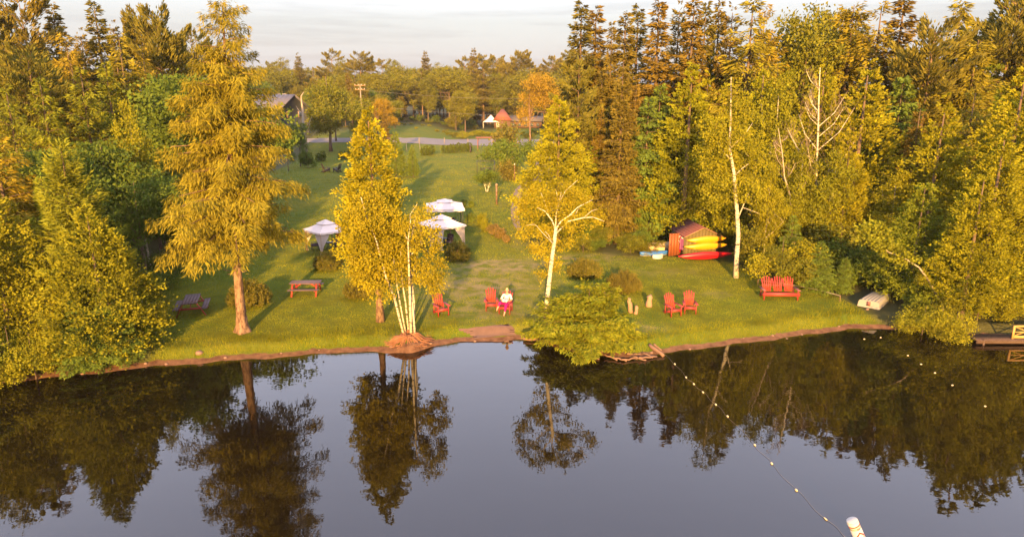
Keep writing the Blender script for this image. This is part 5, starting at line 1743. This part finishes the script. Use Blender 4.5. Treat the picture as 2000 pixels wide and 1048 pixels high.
for i, (a, b, c, d) in enumerate([(70, 715, 125, 688), (80, 725, 95, 690), (95, 718, 120, 700), (85, 712, 60, 695)]):
    q0 = G(a, b - 6); tp = at_Y(c, d, q0.y + .3)
    log('dead_branch', 'bare dead branch poking from the alder bushes on the left bank', (q0.x, q0.y, q0.z), tp, .03, M['deadwood'], 'branch', 'dead branches on the left bank', .6)


def rock(label, q, r, seed, group=None, flat=.6):
    rs = np.random.RandomState(seed)
    n, k = 7, 10
    g = []
    for i in range(n + 1):
        th = math.pi * i / n
        for j in range(k):
            ph = 2 * math.pi * j / k
            rr = r * (1 + rs.normal(0, .09))
            g.append((rr * math.sin(th) * math.cos(ph), rr * .8 * math.sin(th) * math.sin(ph), rr * flat * math.cos(th)))
    i = np.arange(n)[:, None] * k; j = np.arange(k)[None]; j2 = (j + 1) % k
    m = MB(); m.add(np.array(g), [np.stack([i + j, i + k + j, i + k + j2, i + j2], -1).reshape(-1, 4)])
    return tag(m.build('rock', M['rock'], None, True, Vector(q)), label, 'rock', group)


rock('pinkish rock in the grass near the left bank', G(389, 690) + Vector((0, 0, .03)), .2, 3)
for i, (u, v, r, lb) in enumerate([(1042, 668, .12, 'white-capped rock at the foot of the juniper by the sand'), (1185, 700, .12, 'small rock at the juniper point, left of two'), (1210, 703, .1, 'small rock at the juniper point, right of two'), (1795, 641, .14, 'reddish rock under the right shore bushes'), (1692, 618, .1, 'pale stone on the lawn below the upturned boat'), (1537, 658, .08, 'pale stone at the right waterline')]):
    q = on_z(u, v, .08)
    rock(lb, (q[0], q[1], float(gz(q[0], q[1])) + .03), r, 20 + i)

for i in range(18):
    xx = -21 + i * 2.35 + RNG.uniform(-.8, .8)
    yy = float(shore(xx)) + RNG.uniform(.02, .45)
    rock('small stone in the mud along the waterline', (xx, yy, float(gz(xx, yy)) + .01), RNG.uniform(.05, .11), 100 + i, 'small stones along the waterline')
# rope along the right lawn edge
P = np.array([tuple(G(u, v) + Vector((0, 0, .35))) for u, v in [(1480, 556), (1505, 560), (1550, 567), (1600, 577), (1640, 588)]])
r0 = MB().tube(P - P[0], .022, 5).build('boundary_rope', M['rope'], None, True, Vector(P[0]))
tag(r0, 'pale rope strung along the lawn edge behind the bench', 'rope')
for k in (0, 2, 4):
    MB().tube(np.array([[*(P[k] - P[0])[:2], (P[k] - P[0])[2] - .45], P[k] - P[0] + np.array([0, 0, .03])]), .025, 5).build('stake', M['driftwood'], r0)

# ---- swim line with floats, and the marker buoy
SWIM = [(1297, 692), (1318, 711), (1340, 737), (1355, 750), (1373, 766), (1398, 790), (1421, 813), (1474, 869), (1507, 905), (1555, 957), (1612, 1013), (1655, 1050)]
P = np.array([[*on_z(u, v, 0.0), .02] for u, v in SWIM])
qq = np.linspace(0, len(P) - 1, 60)
R_ = np.stack([np.interp(qq, np.arange(len(P)), P[:, k]) for k in range(3)], 1)
R_[:, 0] += .05 * np.sin(qq * 5)
so = MB().tube(R_ - R_[0], .005, 4).build('swim_line', M['rope'], None, True, Vector(R_[0]))
tag(so, 'thin rope of the swim line running across the water from the juniper point', 'rope')
a = np.linspace(-1, 1, 7)
fl = MB().tube(np.stack([a * .10, np.zeros(7), np.zeros(7)], 1), .05 * np.sqrt(np.clip(1.04 - a ** 2, .02, 1)), 9)
fme = mesh('float', *fl.get(), M['floatyellow'], True)
for i in range(1, len(P) - 1):
    o = link(bpy.data.objects.new('line_float', fme)); o.location = P[i]; d = P[i + 1] - P[i - 1]
    o.rotation_euler = (0, 0, math.atan2(d[1], d[0])); 
    o.scale = (.9, .5, .5) if i == len(P) - 2 else (.75, .75, .75)
    tag(o, ['pale float on the swim line nearest the juniper point', 'second float of the swim line from the shore', 'third float of the swim line from the shore', 'fourth float of the swim line from the shore', 'fifth float of the swim line from the shore', 'sixth float of the swim line from the shore', 'float in the middle of the swim line',
            'eighth float of the swim line from the shore', 'larger-looking float, last round one before the buoy', 'slim float on the swim line just before the buoy'][i - 1], 'float', 'floats on the swim line')
for i, (u, v) in enumerate([(1773, 694), (1826, 728), (1799, 711), (1860, 752), (1924, 793), (1720, 659), (1688, 662)]):
    o = link(bpy.data.objects.new('small_float', fme)); o.location = (*on_z(u, v, 0), .01); o.scale = (.5, .8, .6)
    tag(o, 'small pale float drifting off the right shore', 'float', 'small floats off the right shore')

q = on_z(1684, 1062, 0.0)
broot = empty('marker_buoy', Vector((q[0], q[1], 0)), 0, 1, 'white can buoy with red band and red diamond near the bottom right', 'buoy')
broot.rotation_euler = (math.radians(-4), math.radians(-26), 0)
rb = .165
MB().tube(np.array([[0, 0, z] for z in (-.35, .60)]), np.array([rb, rb]), 28).build('can', M['white'], broot)
MB().tube(np.array([[0, 0, z] for z in (.845, .865, .88)]), np.array([rb, rb * .96, rb * .8]), 28).build('cap', M['white'], broot, True)
MB().tube(np.array([[0, 0, z] for z in (.60, .845)]), np.array([rb * .999, rb * .999]), 28).build('can_top', M['white'], broot)


def wrap(pts, r, cz, ca):
    return np.array([(r * math.sin(ca + x / r), -r * math.cos(ca + x / r), cz + z) for x, z in pts])


def band(z0, z1, mat, name, r=rb + .003):
    n = 28; a = np.arange(n) * 2 * math.pi / n
    V = np.concatenate([np.stack([r * np.cos(a), r * np.sin(a), np.full(n, z)], 1) for z in (z0, z1)])
    i = np.arange(n); j = (i + 1) % n
    m = MB(); m.add(V, np.stack([i, j, j + n, i + n], -1)); return m.build(name, mat, broot, True)


M['redsign'] = solid('red_sign_paint', (.30, .014, .010), .5, .05, 6, .3)
band(.70, .735, M['redsign'], 'red_band')
ca_ = .15
# open diamond outline wrapped on the can
o_, i_ = .17, .115
m = MB()
cs4 = [(0, 1), (1, 0), (0, -1), (-1, 0)]
for k in range(4):
    a, b = np.array(cs4[k]), np.array(cs4[(k + 1) % 4])
    pts = []
    for t_ in np.linspace(0, 1, 6):
        v_ = a * (1 - t_) + b * t_
        pts += [v_ * o_, v_ * i_]
    V = wrap(pts, rb + .004, .36, ca_)
    ii = np.arange(5) * 2
    m.add(V, np.stack([ii, ii + 1, ii + 3, ii + 2], -1))
m.build('red_diamond', M['redsign'], broot)
# lettering under the band: S W
GLY = {'S': [(1, 1), (0, 1), (0, .5), (1, .5), (1, 0), (0, 0)], 'W': [(0, 1), (.2, 0), (.5, .6), (.8, 0), (1, 1)]}
for k, chh in enumerate('SW'):
    m = MB(); st = GLY[chh]; w_, h_, th = .035, .05, .009
    for (xa, za), (xb, zb) in zip(st[:-1], st[1:]):
        A = np.array([xa * w_, za * h_]); B = np.array([xb * w_, zb * h_]); d = (B - A) / np.linalg.norm(B - A); nn = np.array([-d[1], d[0]]) * th / 2
        A, B = A - d * th / 2, B + d * th / 2
        m.add(wrap([A + nn, B + nn, B - nn, A - nn], rb + .004 + .0004 * k, .60, ca_ - .12 + k * .30), [np.array([[0, 1, 2, 3]])])
    m.build('letter', M['ink'], broot)
MB().tube(np.array([[0, 0, -.34], [.1, -.05, -1.2]]), .02, 6).build('anchor_chain', M['ironblack'], broot)

# ---- far lawn: arbour, swing frame, posts, goal, fence posts
p = G(952, 294)
root = empty('garden_arbour', p, 0, 1, 'reddish wooden arbour over the far end of the lawn', 'arbour')
for sx in (-1, 1):
    for sy in (-.6, .6):
        box('post', root, (sx * 1.85, sy, 1.15), (.14, .14, 2.3), M['redfaded'])
    MB().beam((sx * 1.85, -.95, 2.36), (sx * 1.85, .95, 2.36), .1, .16).build('side_beam', M['redfaded'], root)
    MB().beam((sx * 1.85, -.6, 1.75), (sx * 1.35, -.6, 2.26), .08, .08, (0, 1, 0)).build('brace', M['redfaded'], root)
for y in np.linspace(-.85, .85, 7):
    MB().beam((-2.25, y, 2.5), (2.25, y, 2.5), .06, .12).build('roof_slat', M['redfaded'], root)
for sx in (-1, 1):
    for z in (.5, .9, 1.3):
        MB().beam((sx * 1.85, -.53, z), (sx * 1.85, .53, z), .04, .04).build('lattice_rail', M['redfaded'], root)
p = G(949, 343)
root = empty('swing_frame', p, math.radians(4), 1, 'black iron frame with hanging swing seat on the far lawn', 'swing')
w_, d_, h_ = 2.4, 1.2, 2.0
for sx in (-1, 1):
    for sy in (-1, 1):
        box('post', root, (sx * w_ / 2, sy * d_ / 2, h_ / 2), (.06, .06, h_), M['ironblack'])
    MB().beam((sx * w_ / 2, -d_ / 2, h_ - .03), (sx * w_ / 2, d_ / 2, h_ - .03), .05, .05).build('top_bar', M['ironblack'], root)
for sy in (-1, 1):
    MB().beam((-w_ / 2, sy * d_ / 2, h_), (w_ / 2, sy * d_ / 2, h_), .05, .05).build('top_bar', M['ironblack'], root)
for i in range(4):
    box('seat_slat', root, (0, -.2 + i * .12, .5), (1.5, .1, .03), M['ironblack'])
for i in range(4):
    box('back_slat', root, (0, .28 + .02 * i, .65 + i * .12), (1.5, .03, .09), M['ironblack'])
for sx in (-1, 1):
    MB().beam((sx * .7, 0, .52), (sx * .7, 0, h_), .02, .02).build('chain', M['ironblack'], root)


def post(label, u, v, tv, r, mat, name='wooden_post', cap=None):
    q = G(u, v); z = at_Y(u, tv, q.y)[2] - q.z
    root = empty(name, q, 0, 1, label, 'post')
    MB().tube(np.array([[0, 0, -.1], [0, 0, z]]), r, 8).build('shaft', mat, root, True)
    MB().tube(np.array([[0, 0, z], [0, 0, z + .12], [0, 0, z + .2]]), np.array([r * 1.5, r * 1.4, r * .3]), 8).build('finial', cap or mat, root, True)


post('brown wooden post on the lawn beside the flower row', 970, 399, 362, .10, M['pinebark'], cap=M['trim'])
post('slim post with pale lantern beside the golden shrub', 1005, 354, 322, .06, M['pinebark'], cap=M['white'])
post('dark short post at the hedge end by the arbour', 919, 298, 286, .12, M['darkwood'])
p = G(807, 297)
root = empty('goal_frame', p, 0, 1, 'thin white goal frame beyond the little conical cedar', 'goal')
for sx in (-1, 1):
    box('post', root, (sx * 1.25, 0, .95), (.05, .05, 1.9), M['wire'])
    MB().beam((sx * 1.25, 0, 1.85), (sx * 1.25, .9, .05), .04, .04).build('back_stay', M['white'], root)
box('crossbar', root, (0, 0, 1.93), (2.55, .05, .05), M['wire'])
for i, (u, v) in enumerate([(819, 281), (868, 281), (914, 282), (961, 281), (1000, 281)]):
    q = G(u, v)
    root = empty('road_post', q, 0, 1, 'thin dark post along the near road edge', 'post', 'posts along the road')
    box('shaft', root, (0, 0, .6), (.12, .12, 1.3), M['pole']); box('top', root, (0, 0, 1.28), (.16, .16, .06), M['pole'])

# ---- far buildings
p = xy_at(545, 150)
hroot = empty('house', p, math.radians(-28), 1, 'dark two-storey house with grey roof behind the tamarack', 'house')
wx, wy, hw, ha = 10.0, 8.0, 5.6, 8.9
zb = at_Y(560, 186, 150)[2] - p.z
k_ = zb / ha; hw, ha = hw * k_ + .3, zb
box('wall', hroot, (0, -wy / 2, hw / 2), (wx, .2, hw), M['housewall']); box('wall', hroot, (0, wy / 2, hw / 2), (wx, .2, hw), M['housewall'])
for s in (-1, 1):
    V = np.array([(s * wx / 2, -wy / 2, 0), (s * wx / 2, wy / 2, 0), (s * wx / 2, wy / 2, hw), (s * wx / 2, 0, ha), (s * wx / 2, -wy / 2, hw)])
    m = MB(); m.add(np.vstack([V, V - np.array([s * .2, 0, 0])]), [np.array([[0, 1, 2, 3, 4], [9, 8, 7, 6, 5]]), np.array([[i, (i + 1) % 5, 5 + (i + 1) % 5, 5 + i] for i in range(5)])]); m.build('gable_wall', M['housewall'], hroot)
    MB().beam((0, 0, 0), (.01, 0, 0), .01, .01)
for s in (-1, 1):
    sl = math.hypot(wy / 2 + .6, (ha - hw) * (wy / 2 + .6) / (wy / 2)); an = math.atan2(ha - hw, wy / 2)
    cyy = s * (wy / 2 + .6) / 2; czz = ha + .12 - (ha - hw) * (wy / 2 + .6) / (wy / 2) / 2
    rf = box('roof', hroot, (0, cyy, czz), (wx + 1.0, sl, .16), M['houseroof'], rx(-s * an))
    if s == -1:
        for i in range(9):
            MB().beam((-wx / 2 - .3 + i * (wx + .6) / 8, -.1, ha + .18), (-wx / 2 - .3 + i * (wx + .6) / 8, -(wy / 2 + .5), ha + .18 - (ha - hw) * (wy / 2 + .5) / (wy / 2)), .06, .05).build('roof_seam', M['houseroof'], rf)
for x in (-3.2, -.6, 2.0, 3.6):
    wdw = box('window', hroot, (x, -wy / 2 - .12, hw - 1.4), (1.0, .06, 1.3), M['trim']); box('pane', wdw, (x, -wy / 2 - .16, hw - 1.4), (.84, .04, 1.14), M['window'])
for y in (-1.8, 1.4):
    wdw = box('window', hroot, (wx / 2 + .12, y, hw - 1.2), (.06, 1.0, 1.2), M['trim']); box('pane', wdw, (wx / 2 + .16, y, hw - 1.2), (.04, .84, 1.04), M['window'])
dm = MB(); V = np.array([(-2.0, -1.6, ha - .9), (2.6, -1.6, ha - .9), (2.6, 1.2, ha - .9), (-2.0, 1.2, ha - .9), (-2.2, .2, ha + .35), (2.9, .2, ha + .35)])
dm.add(V, [np.array([[0, 1, 5, 4], [3, 2, 5, 4]]), np.array([[1, 2, 5], [3, 0, 4]])]); dm.build('dormer', M['houseroof'], hroot)

p = G(985, 250)
Yp = p.y
lroot = empty('pavilion', p, math.radians(-4), 1, 'brown pavilion with steep red roof beyond the road', 'pavilion')
sc_ = (p.y * CP + CAM_H * SP) / FPX
wl_, wr_ = -18 * sc_, 12 * sc_
H1 = 15 * sc_; H2 = 36 * sc_
cxm = (wl_ + wr_) / 2
for y in (-2.2, 2.2):
    box('wall', lroot, (cxm, y, H1 / 2), (wr_ - wl_, .2, H1), M['lodgewall'])
for x in (wl_, wr_):
    box('wall', lroot, (x, 0, H1 / 2), (.2, 4.2, H1), M['lodgewall'])
hw2 = (wr_ - wl_) / 2 + .5
V = np.array([(cxm - hw2, -2.8, H1), (cxm + hw2, -2.8, H1), (cxm + hw2, 2.8, H1), (cxm - hw2, 2.8, H1), (cxm - .5, 0, H2), (cxm + .3, 0, H2)])
m = MB(); m.add(V, [np.array([[0, 1, 5, 4], [2, 3, 4, 5], [3, 2, 1, 0]]), np.array([[1, 2, 5], [3, 0, 4]])]); m.build('roof', M['redroof'], lroot)
ex = 60 * sc_
box('wall', lroot, (wr_ + ex / 2 + .1, .6, H1 * .45), (ex, 3.0, H1 * .8), M['lodgewall'])
V = np.array([(wr_ - .2, -2.0, H1 * .86), (wr_ + ex + .6, -2.0, H1 * .86), (wr_ + ex + .6, 3.0, H1 * .86), (wr_ - .2, 3.0, H1 * .86), (wr_ - .2, .5, H1 * 1.5), (wr_ + ex + .6, .5, H1 * 1.5)])
m = MB(); m.add(V, [np.array([[0, 1, 5, 4], [2, 3, 4, 5], [3, 2, 1, 0]]), np.array([[1, 2, 5], [3, 0, 4]])]); m.build('wing_roof', M['houseroof'], lroot)
for i in range(5):
    box('window', lroot, (wr_ + .9 + i * ex / 5, -.93, H1 * .45), (.9, .06, 1.0), M['window'])
for x in (cxm + .9,):
    box('door', lroot, (x, -2.33, 1.0), (1.0, .06, 1.9), M['redfaded'])
sgn = empty('sign_board', ground_at(p.x + cxm - 1.4, p.y - 2.8), 0, 1, 'white square sign board in front of the pavilion', 'sign')
box('panel', sgn, (0, 0, 1.1), (1.1, .05, 1.3), M['white']); box('post', sgn, (-.4, .05, .3), (.08, .06, .6), M['white']); box('post', sgn, (.4, .05, .3), (.08, .06, .6), M['white'])

troot = empty('event_tent', ground_at(p.x + wl_ - 8 * sc_, p.y - .5), 0, 1, 'white peaked event tent left of the pavilion', 'tent')
cloth_roof(15 * sc_, 12.5 * sc_, 25 * sc_, .1, 8, .12).build('canopy', M['canvas'], troot, True)
for a in (-1, 1):
    for b in (-1, 1):
        box('pole', troot, (a * 14.5 * sc_, b * 14.5 * sc_, 6.3 * sc_), (.12, .12, 12.6 * sc_), M['white'])

# utility pole and wires
p = xy_at(708, 160)
zt = at_Y(706, 164, 160)[2] - p.z
root = empty('utility_pole', p, 0, 1, 'wooden utility pole with two cross-arms above the front cedar', 'utility pole')
MB().tube(np.array([[0, 0, -.3], [0, 0, zt]]), np.array([.19, .13]), 9).build('shaft', M['pole'], root, True)
for z, w_ in ((zt - .35, 2.5), (zt - 1.25, 2.2)):
    box('cross_arm', root, (0, -.2, z), (w_, .14, .16), M['trim'])
    for x in (-.45, -.15, .15, .45):
        MB().tube(np.array([[x * w_, -.2, z + .08], [x * w_, -.2, z + .32]]), np.array([.08, .05]), 7).build('insulator', M['white'], root)
for i, (a, b, lb) in enumerate([((705, 176), (1105, 192), 'upper utility wire running right from the pole'), ((706, 205), (1105, 226), 'lower utility wire running right from the pole')]):
    A = np.array(at_Y(*a, 159.8)); B = np.array(at_Y(*b, 170)); q_ = np.linspace(0, 1, 24)[:, None]
    P = A * (1 - q_) + B * q_; P[:, 2] -= .8 * np.sin(q_[:, 0] * math.pi)
    tag(MB().tube(P - P[0], .022, 4).build('utility_wire', M['wire'], None, True, Vector(P[0])), lb, 'wire')

# ---- the reader
ch = CHAIR_OBJ[2]
proot = empty('person', ch.location, ch.rotation_euler[2], 1.1, 'person in white shirt and magenta trousers reading in a red chair', 'person')


def skin(name, verts, edges, radii, mat, parent, root_i=0, sub=2):
    me = bpy.data.meshes.new(name)
    me.from_pydata([tuple(v) for v in verts], edges, [])
    o = link(bpy.data.objects.new(name, me), parent)
    me.materials.append(mat)
    me.skin_vertices.new() if hasattr(me.skin_vertices, 'new') and not me.skin_vertices else None
    md = o.modifiers.new('skin', 'SKIN')
    md.use_smooth_shade = True
    lay = me.skin_vertices[0].data if len(me.skin_vertices) else None
    if lay:
        for i, r in enumerate(radii):
            r2 = r if isinstance(r, tuple) else (r, r)
            lay[i].radius = r2
            lay[i].use_root = (i == root_i)
    sb = o.modifiers.new('sub', 'SUBSURF'); sb.levels = sub; sb.render_levels = sub
    return o


V_, E_, R_s = [], [], []


def jv(p, r, par=None):
    V_.append(p); R_s.append(r)
    if par is not None: E_.append((par, len(V_) - 1))
    return len(V_) - 1


pel = jv((0, .10, .47), .125)
chest = jv((0, .22, .70), .125, pel); sh = jv((0, .30, .88), .105, chest); nk = jv((0, .30, .98), .05, sh)
hd0 = jv((0, .275, 1.05), .075, nk); hd1 = jv((0, .26, 1.13), .088, hd0); hd2 = jv((0, .262, 1.20), .06, hd1)
hands = {}
for s in (-1, 1):
    a = jv((s * .17, .28, .87), .062, sh); b_ = jv((s * .29, .10, .66), .045, a); c_ = jv((s * .17, -.12, .66), .032, b_); hn = jv((s * .12, -.17, .69), .032, c_)
    for k in range(4):
        f1 = jv((s * (.085 - .012 * k), -.225 + .008 * k, .665 + .022 * k), .0095, hn); jv((s * (.055 - .008 * k), -.235 + .006 * k, .675 + .022 * k), .008, f1)
    t1 = jv((s * .10, -.16, .735), .0105, hn); jv((s * .07, -.18, .76), .009, t1)
# standing leg and crossed leg
h1 = jv((.10, .06, .45), .09, pel); k1 = jv((.09, -.40, .48), .065, h1); a1 = jv((.05, -.58, .10), .042, k1); t1 = jv((.04, -.72, .035), .032, a1)
h2 = jv((-.10, .06, .46), .09, pel); k2 = jv((-.24, -.36, .60), .066, h2); a2 = jv((-.36, -.42, .30), .042, k2); t2 = jv((-.38, -.54, .22), .030, a2)
skin('body', V_, E_, R_s, M['skin'], proot)
SV, SE, SR = [], [], []
Vs = V_
def take(idx, pairs, grow):
    mp = {k: i for i, k in enumerate(idx)}
    return [Vs[k] for k in idx], [(mp[a], mp[b]) for a, b in pairs], [R_s[k] + grow for k in idx]
ar = [(i, V_[i]) for i in range(len(V_))]
aL, bL, cL = 7, 8, 9
aR = aL + 3 + 1 + 8 + 2; bR, cR = aR + 1, aR + 2
v, ed, r = take([pel, chest, sh, aL, bL, aR, bR], [(pel, chest), (chest, sh), (sh, aL), (aL, bL), (sh, aR), (aR, bR)], .016)
skin('shirt', v, ed, r, M['shirt'], proot)
v, ed, r = take([pel, h1, k1, a1, h2, k2, a2], [(pel, h1), (h1, k1), (k1, a1), (pel, h2), (h2, k2), (k2, a2)], .014)
v[3] = tuple(np.array(v[2]) * .2 + np.array(v[3]) * .8); v[6] = tuple(np.array(v[5]) * .35 + np.array(v[6]) * .65)
skin('trousers', v, ed, r, M['magenta'], proot)
hv, he, hr = [(0, .30, 1.06), (0, .305, 1.14), (0, .28, 1.215), (0, .225, 1.225)], [(0, 1), (1, 2), (2, 3)], [.07, .085, .07, .045]
skin('hair', hv, he, hr, M['hair'], proot)
for s in (-1, 1):
    MB().tube(np.array([[s * .033, .178, 1.135], [s * .033, .172, 1.135]]), .011, 6).build('eye', M['eyes'], proot)
    MB().tube(np.array([[s * .085, .27, 1.09], [s * .094, .275, 1.125], [s * .088, .28, 1.15]]), .014, 5).build('ear', M['skin'], proot, True)
MB().tube(np.array([[0, .175, 1.14], [0, .150, 1.10], [0, .178, 1.095]]), np.array([.01, .016, .01]), 6).build('nose', M['skin'], proot, True)
box('mouth', proot, (0, .176, 1.062), (.04, .01, .008), M['redfaded'])
bk = empty('open_book', (0, 0, 0), 0, 1, 'open pale book held by the reading person', 'book')
bk.matrix_world = Matrix.Translation(ch.location) @ Matrix.Rotation(ch.rotation_euler[2], 4, 'Z') @ Matrix.Scale(1.1, 4) @ Matrix.Translation((0, -.235, .72)) @ Matrix.Rotation(math.radians(35), 4, 'X')
for s in (-1, 1):
    box('page_block', bk, (s * .075, 0, .012), (.145, .21, .018), M['paper'], ry(-s * .14)); box('cover', bk, (s * .077, 0, -.004), (.155, .225, .006), M['ironblack'], ry(-s * .14))

# ---- labels of the many forest trees: kind, place, nearest landmark and order from the left
LANDMARK = {'left': [(-100, 'past the left picture edge'), (15, 'at the left picture edge'), (127, 'below the left skyline spruces'), (207, 'left of the shaded gap'), (322, 'by the great tamarack'), (430, 'behind the great tamarack')],
            'far': [(470, 'behind the tamarack'), (550, 'above the dark house'), (640, 'by the big round maple'), (708, 'near the utility pole'), (780, 'right of the front cedar'), (835, 'by the pale open tree'), (910, 'by the many-trunked grove'), (975, 'over the white tent'), (1040, 'by the orange maple'), (1110, 'behind the right cedar')],
            'right': [(1130, 'at the forest corner'), (1212, 'by the golden-brown spruce'), (1290, 'left of the shed'), (1345, 'behind the shed'), (1437, 'by the slender white birch'), (1525, 'behind the bench'), (1597, 'by the bleached dead birch'), (1700, 'above the upturned boat'), (1800, 'by the flat-boughed pine'), (1890, 'left of the dock'), (1975, 'above the dock'), (2070, 'past the right edge')]}
WORD = {'spruce': 'spruce', 'spire': 'narrow spruce', 'pine': 'pine', 'larch': 'larch', 'larchgreen': 'larch', 'cedar': 'gold cedar', 'cedargreen': 'green cedar', 'hemlock': 'hemlock', 'poplar': 'poplar', 'maple': 'maple', 'mapledark': 'dark maple', 'bush': 'green bush', 'bushyellow': 'yellowish bush', 'bushdark': 'dark bush'}
ORD = 'first second third fourth fifth sixth seventh eighth ninth tenth eleventh twelfth thirteenth fourteenth fifteenth sixteenth seventeenth eighteenth nineteenth twentieth'.split()
bins = {}
for o, u, k, where in GENERIC:
    side = 'left' if 'left' in where and 'shed' not in where else ('far' if 'far' in where or 'road' in where else 'right')
    lm = min(LANDMARK[side], key=lambda a: abs(a[0] - u))[1]
    if 'bank' in where: lm = ''
    side = side
    bins.setdefault((WORD[k] + ' ' + where + ' ' + lm).strip(), []).append((u, o))
for base, lst in bins.items():
    lst.sort(key=lambda a: a[0])
    for i, (u, o) in enumerate(lst):
        o['label'] = base if len(lst) == 1 else base + ', ' + ORD[min(i, 19)] + ' from left'

# ---- evening air
vm, vnt, vout = new_mat('evening_haze')
pv = vnt.nodes.new('ShaderNodeVolumePrincipled')
pv.inputs['Color'].default_value = (1.0, .94, .92, 1)
pv.inputs['Density'].default_value = .0001
pv.inputs['Anisotropy'].default_value = 0.0
vnt.links.new(pv.outputs[0], vout.inputs['Volume'])
hz = MB().box((0, 150, 14.0), (1200, 560, 36)).build('haze', vm)
tag(hz, 'thin warm evening haze over the lake and lawn', 'haze', kind='stuff')
scene.cycles.volume_bounces = 0

seen = {}
for o in list(COL.objects):
    if o.parent is None and o.get('label') and o.get('group'):
        seen.setdefault(o['label'], []).append(o)
for lb, lst in seen.items():
    if 1 < len(lst) <= 20 and len(lb.split()) <= 13:
        lst.sort(key=lambda o: o.location.x / max(1.0, o.location.y))
        for i, o in enumerate(lst):
            o['label'] = lb + ', ' + ORD[i] + ' from left'
